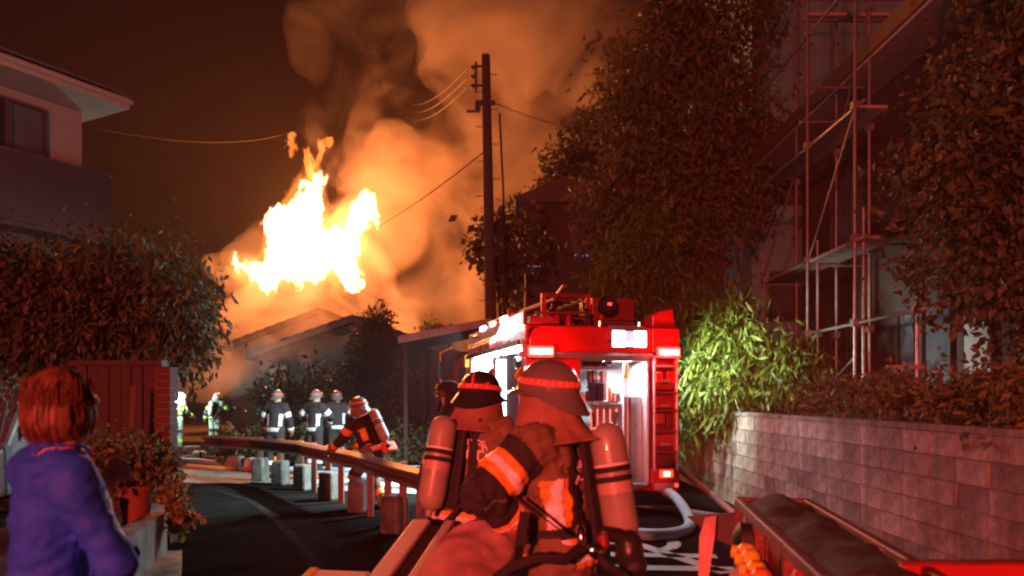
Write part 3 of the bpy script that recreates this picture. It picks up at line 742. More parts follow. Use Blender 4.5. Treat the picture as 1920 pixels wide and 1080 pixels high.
for i, ((x, y), s_) in enumerate(zip([(-0.80, 7.95), (-1.38, 9.1), (-2.12, 10.75), (-2.84, 12.0), (-3.60, 13.3), (-4.22, 14.1), (-4.80, 14.75)],
                               ('nearest the camera, half behind the crew', 'second from the near end of the rail', 'third from the near end of the rail', 'fourth from the near end of the rail', 'fifth from the near end of the rail', 'second from the far end of the rail', 'at the far end of the rail'))):
    o = MB().box((0, 0, .225), (.27, .26, .45), taper=.93).build('concrete_block', M_block, bevel=.04)
    o.location = (x, y, 0.0); o.rotation_euler = (0, 0, R(60 + i * 3))
    tag(o, 'pale concrete rail block ' + s_, 'concrete block', 'concrete blocks along the guard rail')

# --- painted lettering and lines on the road
def paint(name, polys, label):
    m = MB()
    for q in polys: m.add([(x, y, .009) for x, y in q], [tuple(range(len(q)))])
    o = m.build(name, M_white); o['kind'] = 'structure'; o['label'] = label
    return o
def stroke(a, b, wd):
    a, b = Vector((*a, 0)), Vector((*b, 0)); t = (b - a).normalized(); n = Vector((-t.y, t.x, 0)) * wd / 2
    return [tuple((p)[:2]) for p in (a - n, b - n, b + n, a + n)]
arc = [(1.42 + .36 * math.cos(a), 8.55 + .52 * math.sin(a)) for a in np.linspace(-1.2, 2.6, 12)]
polys = [stroke(p, q, .15) for p, q in zip(arc[:-1], arc[1:])]
polys += [stroke((1.15, 8.9), (1.95, 7.0), .16), stroke((1.0, 7.85), (2.05, 7.75), .2), stroke((.95, 7.25), (2.3, 7.15), .2), stroke((1.0, 8.45), (1.35, 8.45), .14)]
paint('road_lettering', polys, 'white painted stop lettering on the asphalt behind the engine')
paint('road_line', [stroke((.6, 6.85), (2.9, 6.75), .05)], 'thin white line across the road')
M_white = mat('worn_road_paint', (0.022, 0.021, 0.020), 0.95, vary=0.5, scale=9, spec=0.0)
cl = [(-1.0, 5.6), (-1.35, 6.9), (-1.9, 8.3), (-2.7, 10), (-3.6, 11.8), (-5, 13.6)]
paint('road_line', [stroke((x0 - .35, y0), (x1 - .35, y1), .12) for (x0, y0), (x1, y1) in zip(cl[:-1], cl[1:])], 'worn white edge line curving along the near road')
# ------------------------------------------------------------------ fire engine (local: x to the right along its rear, y forwards, z up)
M_red = mat('engine_red', (0.50, 0.012, 0.012), 0.28, vary=0.10, scale=3, coat=0.4)
M_red2 = mat('worn_red', (0.22, 0.014, 0.014), 0.45, vary=0.25, scale=6)
M_alu = mat('brushed_aluminium', (0.62, 0.63, 0.65), 0.32, metal=0.8, vary=0.12, scale=9)
M_inner = mat('locker_white', (0.70, 0.72, 0.74), 0.45, vary=0.08)
M_chrome = mat('chrome', (0.75, 0.75, 0.77), 0.12, metal=1.0, vary=0.05)
M_yel = mat('yellow_paint', (0.80, 0.62, 0.04), 0.5, vary=0.15)
M_blue = mat('blue_cloth', (0.03, 0.10, 0.42), 0.8, vary=0.2)
M_orange = mat('orange_plastic', (0.75, 0.22, 0.03), 0.5, vary=0.12)
M_hose = mat('hose_jacket', (0.50, 0.50, 0.46), 0.8, vary=0.2, scale=14, bump=0.3, bscale=90)
M_hosedark = mat('suction_hose', (0.06, 0.065, 0.07), 0.5, vary=0.25)
M_strobe = mat('red_strobe_lens', (0.8, 0.05, 0.03), 0.2, emit=(1.0, 0.20, 0.16), estr=7, vary=0)
M_strobeo = mat('red_strobe_halo', (0.8, 0.05, 0.03), 0.2, emit=(1.0, 0.05, 0.04), estr=2.6, vary=0)
M_led = mat('white_led', (0.9, 0.9, 0.9), 0.3, emit=(0.80, 0.93, 1.0), estr=7, vary=0)
M_ledw = mat('work_light_lens', (0.9, 0.9, 0.9), 0.3, emit=(0.86, 0.95, 1.0), estr=12, vary=0)
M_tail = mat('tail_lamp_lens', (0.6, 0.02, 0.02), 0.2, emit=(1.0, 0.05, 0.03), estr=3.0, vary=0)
M_tailc = mat('tail_lamp_core', (0.8, 0.2, 0.1), 0.2, emit=(1.0, 0.42, 0.2), estr=6.0, vary=0)

tk = thing('fire_engine', 'red fire engine seen from behind with open lockers and flashing red lamps', 'fire engine', (0.17, 10.0, 0), R(13))
Wd, L = 2.12, 6.6
# body shell
b = MB()
b.box((.375, .03, 1.27), (.75, .06, 1.70))            # left rear panel
b.box((.70, .25, 1.27), (.09, .40, 1.70))
b.box((Wd - .02, 2.2, 1.44), (.04, 4.4, 2.2))         # right side
b.box((Wd / 2, 2.2, 2.52), (Wd, 4.4, .05))            # roof
b.box((Wd / 2, 2.2, .36), (Wd - .02, 4.38, .06))      # floor
b.box((.03, 2.2, 2.40), (.06, 4.4, .20))              # left header
b.box((.03, 2.2, .50), (.06, 4.4, .24))
b.box((.04, .10, 1.44), (.08, .14, 2.0)); b.box((.04, 4.28, 1.44), (.08, .2, 2.0))
b.box((1.13, .92, 1.3), (1.98, .05, 2.2)); b.box((.62, 2.6, 1.44), (.05, 3.4, 2.1)); b.box((1.4, 4.36, 1.44), (1.4, .06, 2.2))
b.build('body', M_red, tk, bevel=.012)
MB().prism([(.04, 2.19), (1.72, 2.19), (1.72, 2.53), (.20, 2.53), (.09, 2.48), (.04, 2.36)], .09, Matrix(((1, 0, 0, 0), (0, 0, 1, -.07), (0, 1, 0, 0), (0, 0, 0, 1)))).build('rear_header', M_red, tk, bevel=.015)
MB().box((1.93, -.03, 2.36), (.40, .07, .34)).build('corner_header', M_red, tk, bevel=.02)
MB().box((.88, -.055, 2.165), (1.70, .07, .035)).box((.9, -.02, 2.13), (1.68, .06, .03)).build('shutter_rail', M_alu, tk)
MB().box((1.22, .10, 2.11), (.98, .16, .05)).build('shutter_roll', M_alu, tk)
# rear locker
MB().box((1.22, .88, 1.27), (.96, .03, 1.7)).box((1.71, .46, 1.27), (.03, .85, 1.7)).box((1.22, .46, .42), (.96, .85, .03)).build('locker_lining', M_inner, tk)
sf = MB().box((1.05, .40, 1.53), (.58, .5, .03)).build('shelf', M_alu, tk)
MB().box((1.02, .40, 2.00), (.62, .5, .03)).build('shelf', M_alu, tk)
for i in range(3):
    MB().lathe([(.055, 0), (.07, .02), (.07, .13), (.045, .16), (.045, .22)], axis_matrix((.93 + .13 * i, .35, 2.085), (.93 + .13 * i, .1, 2.085)), 14).build('coupling', M_chrome, tk, smooth=True)
MB().box((1.07, .32, 1.68), (.16, .16, .26)).build('kit_bag', M_blue, tk, bevel=.04)
MB().box((1.10, .22, 1.67), (.10, .06, .24)).box((1.07, .3, 1.83), (.12, .1, .02)).build('kit_bag_strap', M_black, tk, bevel=.01)
MB().lathe([(.03, 0), (.03, .16), (.012, .2)], Matrix.Translation((1.27, .3, 1.545)), 12).build('bottle', M_orange, tk, smooth=True)
for x in (1.22, 1.36): MB().box((x, .80, 1.77), (.06, .08, .42)).build('red_rack', M_red2, tk)
MB().lathe([(.035, 0), (.04, .02), (.04, .18), (.025, .2)], Matrix.Translation((1.46, .2, 1.86)), 12).build('hand_lamp', M_orange, tk, smooth=True)
MB().box((1.62, .06, 1.82), (.085, .05, .34)).build('locker_lamp', M_ledw, tk, bevel=.01)
door = MB().box((1.56, .20, 1.02), (.25, .03, 1.18)).build('steel_door', M_alu, tk)
MB().box((1.50, .175, 1.02), (.035, .02, 1.14)).build('door_edge', M_chrome, door)
MB().box((1.2, .25, 1.06), (.45, .03, .9)).box((1.2, .24, 1.15), (.46, .012, .01)).build('inner_panel', M_alu, tk)
MB().box((1.30, -.04, .40), (.36, .1, .06)).build('step_plate', M_alu, tk)
MB().box((1.08, -.02, .42), (.1, .05, .06)).build('latch', M_chrome, tk)
# right hand column with steps and red boxes
MB().box((1.93, .10, 1.30), (.38, .04, 1.75)).build('column_back', M_red2, tk)
for x in (1.765, 2.09): MB().tube([(x, -.06, .62), (x, -.06, 2.16)], .019, 10).build('grab_rail', mat('pale_grab_rail', (.72, .45, .45), .35, metal=.3), tk, smooth=True)
for i, z in enumerate((2.02, 1.66, 1.42, 1.14, .86)):
    MB().box((1.93, -.03, z), (.31, .10, .025)).build('step', M_alu if i == 0 else M_red2, tk)
for (x, z, sx, sz, m_) in ((1.85, 1.87, .10, .14, M_red), (2.01, 1.87, .10, .14, M_red), (1.93, 1.75, .30, .10, M_red2), (1.93, 1.54, .27, .17, M_red), (1.87, 1.31, .13, .15, M_red), (2.01, 1.29, .10, .19, M_red2), (1.93, 1.02, .28, .16, M_red), (1.93, .75, .28, .16, M_red2)):
    MB().box((x, .03, z), (sx, .12, sz)).build('gear_box', m_, tk, bevel=.012)
for z in (1.87, 1.54, 1.02):
    MB().box((1.93, -.045, z - .05), (.12, .012, .03)).build('box_label', M_alu, tk)
MB().box((1.93, -.02, .50), (.38, .1, .30)).build('lamp_cluster', M_red, tk, bevel=.012)
tl = MB().box((1.93, -.078, .575), (.19, .025, .10)).build('tail_lamp', M_tail, tk, bevel=.012)
MB().box((1.93, -.095, .575), (.085, .015, .065)).build('tail_lamp_core', M_tailc, tl)
MB().box((1.90, -.075, .405), (.27, .012, .09)).build('number_plate', mat('plate', (.55, .42, .42), .5), tk)
MB().lathe([(.026, 0), (.026, .015)], axis_matrix((2.075, -.07, .42), (2.075, -1, .42)), 12).build('reflector', M_tail, tk)  # reflector made to glow with the tail lamp's emission
# under the body
MB().box((Wd / 2, .05, .27), (Wd - .1, .14, .10)).box((Wd / 2, 2.4, .28), (.9, 4.2, .12)).build('chassis', M_black, tk)
for x in (.28, Wd - .28): MB().box((x, .55, .22), (.34, .02, .30)).build('mud_flap', M_black, tk)
for y in (1.35, 5.2):
    for x in (.20, Wd - .20):
        wv = MB().lathe([(.2, -.12), (.33, -.12), (.36, -.08), (.36, .08), (.33, .12), (.2, .12)], axis_matrix((x, y, .36), (x + 1, y, .36)) @ Matrix.Translation((0, 0, 0)), 24).build('wheel', M_black, tk, smooth=True)
        MB().lathe([(.2, -.125), (.19, -.05), (.06, -.04), (.06, .04), (.19, .05), (.2, .125)], axis_matrix((x, y, .36), (x + 1, y, .36)), 18).build('rim', M_alu, wv, smooth=True)
# cab
cab = MB()
cab.prism([(4.5, .45), (6.55, .45), (6.6, 1.3), (6.35, 2.35), (4.5, 2.45)], Wd - .08, Matrix(((0, 0, 1, .04), (1, 0, 0, 0), (0, 1, 0, 0), (0, 0, 0, 1))))
cb = cab.build('cab', M_red, tk, bevel=.04)
for x in (.03, Wd - .03): MB().prism([(4.75, 1.45), (5.55, 1.45), (5.55, 2.15), (4.75, 2.2)], .02, Matrix(((0, 0, 1, x - .01), (1, 0, 0, 0), (0, 1, 0, 0), (0, 0, 0, 1)))).build('cab_window', M_glass, cb)
MB().tube([(.0, 5.9, 1.5), (-.28, 5.95, 1.75), (-.30, 5.95, 2.5), (-.05, 5.9, 2.62)], .022, 8).build('mirror_arm', M_orange, cb, smooth=True)  # orange colour stands in for the reflection on the mirror stay
MB().box((-.30, 5.93, 2.15), (.06, .22, .36)).build('mirror', M_black, cb, bevel=.02)
# left locker with LED strip and glowing panels added to brighten it
MB().box((.58, 2.2, 1.40), (.03, 3.9, 1.78)).box((.32, 2.2, .64), (.5, 3.9, .03)).build('side_locker_lining', M_inner, tk)
MB().box((.30, 2.2, 2.29), (.5, 4.0, .03)).build('side_locker_ceiling', M_inner, tk)
MB().box((.10, 2.2, 2.255), (.05, 3.9, .03)).box((.54, 2.9, 1.6), (.02, 1.9, .95)).build('led_strip', M_led, tk)
MB().box((.28, 4.12, 1.62), (.44, .02, 1.15)).build('added_glow_panel', M_led, tk)  # glowing panel added to whiten the dark end of the locker
MB().box((.07, 1.79, 1.50), (.15, .02, 1.35)).build('added_glow_panel', M_led, tk)
MB().box((.28, 4.15, 1.40), (.52, .02, 1.75)).build('end_lining', M_inner, tk)
MB().box((.0, 2.2, 2.32), (.12, 4.1, .07)).build('side_shutter_roll', M_chrome, tk)
MB().box((.28, 1.85, 1.45), (.46, .09, 1.62)).build('divider', M_hosedark, tk)
MB().box((.02, 1.86, 2.12), (.10, .13, .18)).box((.02, 1.86, 1.90), (.09, .11, .16)).build('latch', M_frame, tk)
for i in range(4):
    pts = [(.20 + i * .10, .95 + .52 * math.cos(a) - .05 * i, 1.42 + .70 * math.sin(a)) for a in np.linspace(1.9, 4.6, 12)]
    MB().tube([(p[0], p[1], p[2]) for p in pts], .055, 10).build('suction_hose', M_hosedark, tk, smooth=True)
MB().lathe([(.07, 0), (.09, .02), (.09, .12), (.06, .14)], axis_matrix((.05, .82, 2.08), (.25, .82, 2.1)), 14).build('coupling', M_chrome, tk, smooth=True)
MB().box((.12, .34, 1.06), (.1, .12, .34)).build('yellow_case', M_yel, tk, bevel=.02)
MB().box((.12, .36, .80), (.16, .2, .2)).build('white_case', M_inner, tk, bevel=.02)
MB().lathe([(.02, 0), (.11, .02), (.13, .08), (.11, .14), (.02, .16)], axis_matrix((.30, 3.1, 1.98), (-.2, 2.8, 1.98)), 18).build('hose_reel', M_red2, tk, smooth=True)
MB().tube([(.2, 2.9, 1.95), (.12, 2.7, 1.88), (.1, 2.6, 1.75), (.12, 2.55, 1.6)], .035, 8).build('nozzle', M_chrome, tk, smooth=True)
MB().box((-.03, 4.28, 2.26), (.06, .12, .22)).build('yellow_marker', mat('amber_marker', (.8, .6, .05), .4, emit=(1, .75, .1), estr=.9, vary=0), tk, bevel=.02)
# roof: side boards, strobes, racks, ladder frame, boxes
MB().box((.05, 2.3, 2.64), (.05, 4.2, .20)).box((.25, -.02, 2.60), (.4, .05, .10)).build('roof_board', M_red2, tk, bevel=.01)
for i, (y, m_) in enumerate(((1.35, M_led), (2.15, M_strobe), (2.95, M_led))):
    MB().box((.015, y, 2.745), (.06, .32, .075)).build('side_strobe', m_, tk, bevel=.015)
MB().box((.02, 3.6, 2.66), (.06, .4, .06)).build('side_lamp', M_chrome, tk, bevel=.015)
for x in (.55, .95):
    MB().tube([(x, .5, 2.95), (x, 5.2, 3.05)], .03, 8).build('ladder_rail', M_red2, tk, smooth=True)
for i in range(13): MB().tube([(.55, .65 + .36 * i, 2.955 + .0075 * i), (.95, .65 + .36 * i, 2.955 + .0075 * i)], .016, 6).build('ladder_rung', M_red2, tk, smooth=True)
for x in (.38, 1.02):
    MB().box((x, .5, 2.78), (.06, .06, .48)).box((x, 2.6, 2.78), (.05, .05, .46)).build('rack_upright', M_red, tk)
for y, z in ((.5, 2.70), (.5, 3.0), (2.6, 3.0)): MB().box((.70, y, z), (.68, .05, .05)).build('rack_crossbar', M_red2, tk)
MB().tube([(.20, .2, 2.55), (.20, .2, 2.72), (.95, .2, 2.74), (.95, .2, 2.55)], .02, 8).build('roof_rail', M_red2, tk, smooth=True)
MB().lathe([(.10, 0), (.13, .03), (.13, .22), (.08, .30), (.05, .34)], Matrix.Translation((.72, 1.2, 2.56)), 16).build('monitor_base', M_red2, tk, smooth=True)
MB().tube([(.72, 1.2, 2.88), (.72, .95, 3.06), (.70, .55, 3.14)], [.05, .045, .035], 10).build('water_monitor', M_red2, tk, smooth=True)
MB().tube([(.88, .1, 2.55), (.90, .12, 2.70), (.84, .14, 2.80), (.86, .2, 2.86)], .022, 8).build('chrome_handle', M_chrome, tk, smooth=True)
for x in (.30, .46, .62): MB().lathe([(.04, 0), (.04, .12), (.02, .15)], Matrix.Translation((x, .12, 2.55)), 10).build('cap', M_red, tk, smooth=True)
MB().box((1.38, .75, 2.78), (.62, .6, .40)).build('roof_box', M_red2, tk, bevel=.015)
MB().lathe([(.03, 0), (.13, .02), (.14, .10), (.10, .16)], axis_matrix((1.22, .35, 2.84), (1.22, .1, 2.86)), 16).build('spot_lamp', M_black, tk, smooth=True)
MB().box((1.22, .17, 2.86), (.05, .02, .035)).build('painted_glint', M_tail, tk)  # small glowing box painted on as a red glint
MB().tube([(1.18, .38, 2.8), (1.18, .38, 2.55)], .035, 8).build('spot_lamp_post', M_red, tk, smooth=True)
MB().tube([(1.00, .02, 2.62), (1.60, .02, 2.62)], .013, 8).tube([(1.02, .02, 2.62), (1.02, .02, 2.54)], .012, 6).tube([(1.58, .02, 2.62), (1.58, .02, 2.54)], .012, 6).build('handrail', M_chrome, tk, smooth=True)
MB().prism([(0, 0), (.34, 0), (.30, .26), (.10, .22), (0, .16)], .3, Matrix(((1, 0, 0, 1.76), (0, 0, 1, .0), (0, 1, 0, 2.545), (0, 0, 0, 1)))).build('roof_corner', M_red, tk, bevel=.02)
MB().box((1.36, -.06, 2.525), (.50, .06, .04)).build('lamp_visor', M_alu, tk)
for i, (x, y, r_) in enumerate(((.62, .75, .17), (.98, .95, .15), (.55, 1.6, .16))):
    MB().tube([(x + r_ * math.cos(a), y + r_ * math.sin(a), 2.60 + .045 * (k // 12)) for k, a in enumerate(np.linspace(0, 18.8, 37))], .028, 7).build('hose_coil', M_red2 if i != 1 else M_hosedark, tk, smooth=True)
for x0, y0, x1, y1, z in ((.16, .35, .20, 3.9, 2.66), (.24, .45, .27, 4.0, 2.64), (1.05, .4, 1.04, 4.4, 2.68)):
    MB().tube([(x0, y0, z), (x1, y1, z + .04)], .024, 8).build('pole', M_alu if x0 > 1 else M_red2, tk, smooth=True)
MB().box((.50, .42, 2.66), (.22, .3, .18)).build('roof_chest', M_red2, tk, bevel=.015)
for x, h_ in ((1.02, .30), (1.10, .38)): MB().lathe([(.03, 0), (.045, .02), (.045, h_ - .06), (.02, h_)], Matrix.Translation((x, .50, 2.55)), 12).build('extinguisher', M_red2, tk, smooth=True)
for x, z, m_ in ((.86, 1.60, M_inner), (.97, 1.62, M_hosedark), (1.36, 1.60, M_alu)): MB().box((x, .30, z), (.09, .12, .13)).build('tool_case', m_, tk, bevel=.012)
for i in range(5): MB().tube([(.98 + i * .09, .235, .62), (.98 + i * .09, .235, 1.44)], .012, 6).build('panel_rib', M_alu, tk, smooth=True)
MB().tube([(.99, .21, 1.40), (1.02, .19, 1.15), (1.14, .18, 1.06), (1.28, .19, 1.16), (1.33, .21, 1.40)], .022, 8).build('hanging_hose', M_hosedark, tk, smooth=True)
wl = MB().box((1.385, -.10, 2.37), (.49, .05, .25)).build('work_light', M_alu, tk, bevel=.015)
for x in (1.235, 1.535): MB().box((x, -.13, 2.37), (.17, .02, .21)).build('lens', M_ledw, wl, bevel=.01)
MB().box((1.385, -.128, 2.37), (.12, .018, .20)).build('lens', mat('bluish_lens', (.5, .6, .7), .2, emit=(.55, .72, 1), estr=.9, vary=0), wl)
for x, w_ in ((.175, .34), (1.94, .31)):
    s_ = MB().box((x, -.115, 2.19 + (.0 if x < 1 else .01)), (w_, .07, .145)).build('strobe_halo_box', M_strobeo, tk, bevel=.012)  # box round the strobes glows red, imitating their halo
    for q in (-1, 0, 1): MB().box((x + q * w_ * .31, -.155, 2.19 + (.0 if x < 1 else .01)), (w_ * .30, .02, .085)).build('strobe', M_strobe, s_, bevel=.01)
MB().box((1.16, -.08, 2.34), (.14, .02, .035)).box((1.18, -.10, 2.34), (.06, .02, .02)).build('header_handle', M_black, tk)
sw = MB().box((2.15, .9, 2.43), (.06, .34, .16)).build('side_work_light', M_alu, tk)
MB().box((2.185, .9, 2.43), (.015, .30, .13)).build('lens', M_ledw, sw)

Mt = Matrix.Translation(tk.location) @ Matrix.Rotation(R(13), 4, 'Z')
def tk_lamp(name, kind, loc, aim, power, colour, size, **kw):
    a = Mt @ Vector(loc); q = Mt @ Vector(aim)
    return lamp(name, kind, a, power, colour, size, (q - a).to_track_quat('-Z', 'Y').to_euler(), **kw)
WHITE = (0.80, 0.93, 1.0)
tk_lamp('side_locker_light', 'AREA', (.16, 2.3, 2.2), (-2.2, 1.6, 0.7), 330, WHITE, .1, size_y=3.2)
tk_lamp('side_scene_lamp', 'SPOT', (-.34, 2.95, 2.68), (-3.2, 4.6, 0.0), 2400, (.74, .95, .98), .08, spot_size=R(120), spot_blend=.7)
tk_lamp('rear_locker_light', 'AREA', (1.3, .25, 2.08), (1.3, .1, 0.4), 55, WHITE, .5, size_y=.1)
tk_lamp('side_work_lamp', 'SPOT', (2.21, .9, 2.43), (3.6, 1.0, 1.8), 800, (0.92, 0.98, 0.84), .12, spot_size=R(118), spot_blend=.8)
tk_lamp('rear_work_lamp', 'AREA', (1.38, -.16, 2.37), (2.1, -3.0, 0.2), 34, WHITE, .45, size_y=.2)
for x in (.175, 1.94): tk_lamp('strobe_lamp', 'POINT', (x, -.26, 2.19), (x, -3, 1.6), 27, (1, .045, .035), .05)
# ------------------------------------------------------------------ people
M_coat = mat('turnout_coat', (0.20, 0.125, 0.075), 0.85, vary=0.2, scale=18, bump=0.35, bscale=220)
M_coatd = mat('dark_coat_panel', (0.030, 0.026, 0.030), 0.85, vary=0.25, scale=14, bump=0.35, bscale=220)
M_trous = mat('turnout_trousers', (0.20, 0.125, 0.075), 0.88, vary=0.25, bump=0.3, bscale=200)
M_coatg = mat('grey_turnout_cloth', (0.20, 0.20, 0.15), 0.88, vary=0.2, bump=0.3, bscale=200)
M_skin = mat('skin', (0.50, 0.30, 0.21), 0.55, vary=0.08, scale=25)
M_boot = mat('boot_rubber', (0.015, 0.014, 0.014), 0.5, vary=0.2)
M_flu = mat('fluorescent_tape', (0.95, 0.34, 0.03), 0.55, vary=0.12, scale=40)
M_lime = mat('lime_tape', (0.62, 0.85, 0.10), 0.55, vary=0.12, scale=40)
M_sil = mat('silver_tape', (0.90, 0.80, 0.80), 0.4, vary=0.08, scale=60)
M_cape = mat('neck_cape', (0.30, 0.14, 0.09), 0.88, vary=0.25, scale=12, bump=0.25, bscale=180)
M_helm = mat('helmet_shell', (0.16, 0.14, 0.14), 0.22, vary=0.12, scale=5, coat=0.3)
M_helmw = mat('silver_helmet', (0.6, 0.6, 0.58), 0.25, metal=.5, vary=0.1)
M_cyl = mat('air_cylinder', (0.33, 0.29, 0.23), 0.38, vary=0.18, scale=7, coat=0.2)
M_cylp = mat('cylinder_paint', (0.55, 0.20, 0.05), 0.45, vary=0.2)
M_strap = mat('webbing', (0.018, 0.016, 0.018), 0.8, vary=0.3, scale=40)
M_glove = mat('glove_leather', (0.10, 0.075, 0.05), 0.8, vary=0.3, scale=30, bump=.3)
M_letter = mat('reflective_print', (0.95, 0.72, 0.70), 0.5, vary=0.05)

def V3(*a): return Vector(a)
def N3(a): return Vector(a).normalized()

def sdf_body(prims, h, pad=0.06, fold=0.0, seed=0):
    """prims: ('rc', a, b, ra, rb, tag, k) or ('el', c, M3, radii, tag, k); returns mesh plus per-vertex tag index and place along it"""
    lo = np.full(3, 9e9); hi = -lo
    for p in prims:
        if p[0] == 'rc':
            for q, r in ((p[1], p[3]), (p[2], p[4])):
                lo = np.minimum(lo, np.array(q) - r); hi = np.maximum(hi, np.array(q) + r)
        else:
            r = max(p[3]); lo = np.minimum(lo, np.array(p[1]) - r); hi = np.maximum(hi, np.array(p[1]) + r)
    lo -= pad; hi += pad
    n = np.ceil((hi - lo) / h).astype(int) + 1
    ax = [lo[i] + h * np.arange(n[i]) for i in range(3)]
    D = np.full(n, 1.0)
    def dist(p, X):
        if p[0] == 'rc':
            a, b = np.array(p[1]), np.array(p[2]); ab = b - a
            t = np.clip(((X - a) @ ab) / max(ab @ ab, 1e-9), 0, 1)
            return np.linalg.norm(X - a - t[..., None] * ab, axis=-1) - (p[3] + (p[4] - p[3]) * t), t
        q = (X - np.array(p[1])) @ np.array(p[2]); r = np.array(p[3])
        k0 = np.linalg.norm(q / r, axis=-1); k1 = np.linalg.norm(q / r ** 2, axis=-1) + 1e-6
        return k0 * (k0 - 1) / k1, np.clip(q[..., 2] / r[2] * .5 + .5, 0, 1)
    for p in prims:
        k = p[-1]
        if p[0] == 'rc':
            r = max(p[3], p[4]) + k + .08; l2 = np.minimum(p[1], p[2]) - r; h2 = np.maximum(p[1], p[2]) + r
        else:
            r = max(p[3]) + k + .08; l2 = np.array(p[1]) - r; h2 = np.array(p[1]) + r
        sl = tuple(slice(max(0, int((l2[i] - lo[i]) / h)), min(n[i], int((h2[i] - lo[i]) / h) + 2)) for i in range(3))
        X = np.stack(np.meshgrid(ax[0][sl[0]], ax[1][sl[1]], ax[2][sl[2]], indexing='ij'), -1)
        d, _ = dist(p, X); E = D[sl]
        m = np.clip(.5 + .5 * (E - d) / k, 0, 1)
        D[sl] = E * (1 - m) + d * m - k * m * (1 - m)
    if fold:
        X = np.stack(np.meshgrid(*ax, indexing='ij'), -1)
        near = np.abs(D) < .05
        Y = X[near]
        hd = np.ones(len(Y))
        f = vnoise(Y * np.array([11, 11, 22.]) + vnoise(Y * 6, seed)[:, None] * 2.2, seed + 1) * .6 + vnoise(Y * np.array([30, 30, 44.]) + vnoise(Y * 14, seed)[:, None] * 1.5, seed + 2) * .4
        D[near] += f * fold * hd
    V, Q = surface_nets(D, lo, h)
    bd = np.full(len(V), 9.0); bt = np.zeros(len(V)); bi = np.zeros(len(V), int)
    for i, p in enumerate(prims):
        d, t = dist(p, V); m = d < bd; bd[m] = d[m]; bt[m] = t[m]; bi[m] = i
    tags = np.array([p[-2] for p in prims])[bi]
    return V, Q, tags, bt

def vnormals(V, Q):
    n = np.cross(V[Q[:, 2]] - V[Q[:, 0]], V[Q[:, 3]] - V[Q[:, 1]]); N = np.zeros_like(V)
    for k in range(4): np.add.at(N, Q[:, k], n)
    return N / (np.linalg.norm(N, axis=1)[:, None] + 1e-12)

def clip_shell(V, N, Q, S, ok, lo, hi, off):
    """the part of the surface where lo <= S <= hi, lifted by off: a band, patch or strap lying on the cloth"""
    keep = ok[Q].all(1) & (S[Q].max(1) >= lo) & (S[Q].min(1) <= hi)
    vs, fs, cache = [], [], {}
    def vert(key, p):
        if key not in cache: cache[key] = len(vs); vs.append(tuple(p))
        return cache[key]
    P = V + N * off
    for q in Q[keep]:
        poly = [(('v', i), P[i], S[i]) for i in q]
        for lim, sg in ((lo, 1), (hi, -1)):
            out = []
            for a, b in zip(poly, poly[1:] + poly[:1]):
                ina, inb = (a[2] - lim) * sg >= 0, (b[2] - lim) * sg >= 0
                if ina: out.append(a)
                if ina != inb:
                    t = (lim - a[2]) / (b[2] - a[2])
                    ka, kb = sorted((str(a[0]), str(b[0])))
                    out.append(((ka, kb, lim), a[1] + (b[1] - a[1]) * t, lim))
            poly = out
            if len(poly) < 3: break
        if len(poly) >= 3:
            f = []
            for k, p, _ in poly:
                i = vert(k, p)
                if i not in f: f.append(i)
            if len(f) >= 3: fs.append(f)
    return vs, fs

def shell_obj(name, m, parent, V, N, Q, S, ok, lo, hi, off, thick=.004):
    vs, fs = clip_shell(V, N, Q, S, ok, lo, hi, off)
    if len(fs) < 2: return None
    me = bpy.data.meshes.new(name); me.from_pydata(vs, [], fs); me.materials.append(m)
    me.polygons.foreach_set('use_smooth', [True] * len(me.polygons)); me.update()
    o = link(name, me, parent)
    s = o.modifiers.new('thickness', 'SOLIDIFY'); s.thickness = thick; s.offset = -1
    return o

def hand_prims(wr, dirv, palm, curl, b=0.0, side=1, tagn='hand', k=.010):
    """five bent fingers and a thumb on a palm; dirv along the forearm, palm = direction the palm faces"""
    d = N3(dirv); pn = Vector(palm); pn = (pn - d * pn.dot(d)).normalized(); s = d.cross(pn) * side
    P = Vector(wr); out = [('rc', P, P + d * .075, .030 + b, .036 + b, tagn, .015), ('rc', P + d * .045 + s * .022, P + d * .085 + s * .022, .020 + b, .018 + b, tagn, .012), ('rc', P + d * .045 - s * .022, P + d * .08 - s * .022, .020 + b, .017 + b, tagn, .012)]
    for i, (off, ln) in enumerate(((.030, .072), (.010, .082), (-.011, .076), (-.031, .060))):
        a = P + d * .088 + s * off; ang = curl * .55; dd = d
        for j, f in enumerate((.45, .32, .23)):
            dd = (d * math.cos(ang) + pn * math.sin(ang) + s * off * 1.2).normalized()
            q = a + dd * ln * f; r = (.0100 - j * .0008 + b * .55)
            out.append(('rc', a, q, r, r * .93, tagn, k)); a = q; ang += curl * .62
    a = P + d * .03 + s * .034; q = a + (d * .55 + s * .7 + pn * .45).normalized() * .042; q2 = q + (d * .85 + s * .15 + pn * .55).normalized() * .034
    out += [('rc', a, q, .0135 + b * .6, .0115 + b * .6, tagn, k), ('rc', q, q2, .0115 + b * .6, .0095 + b * .6, tagn, k)]
    return out

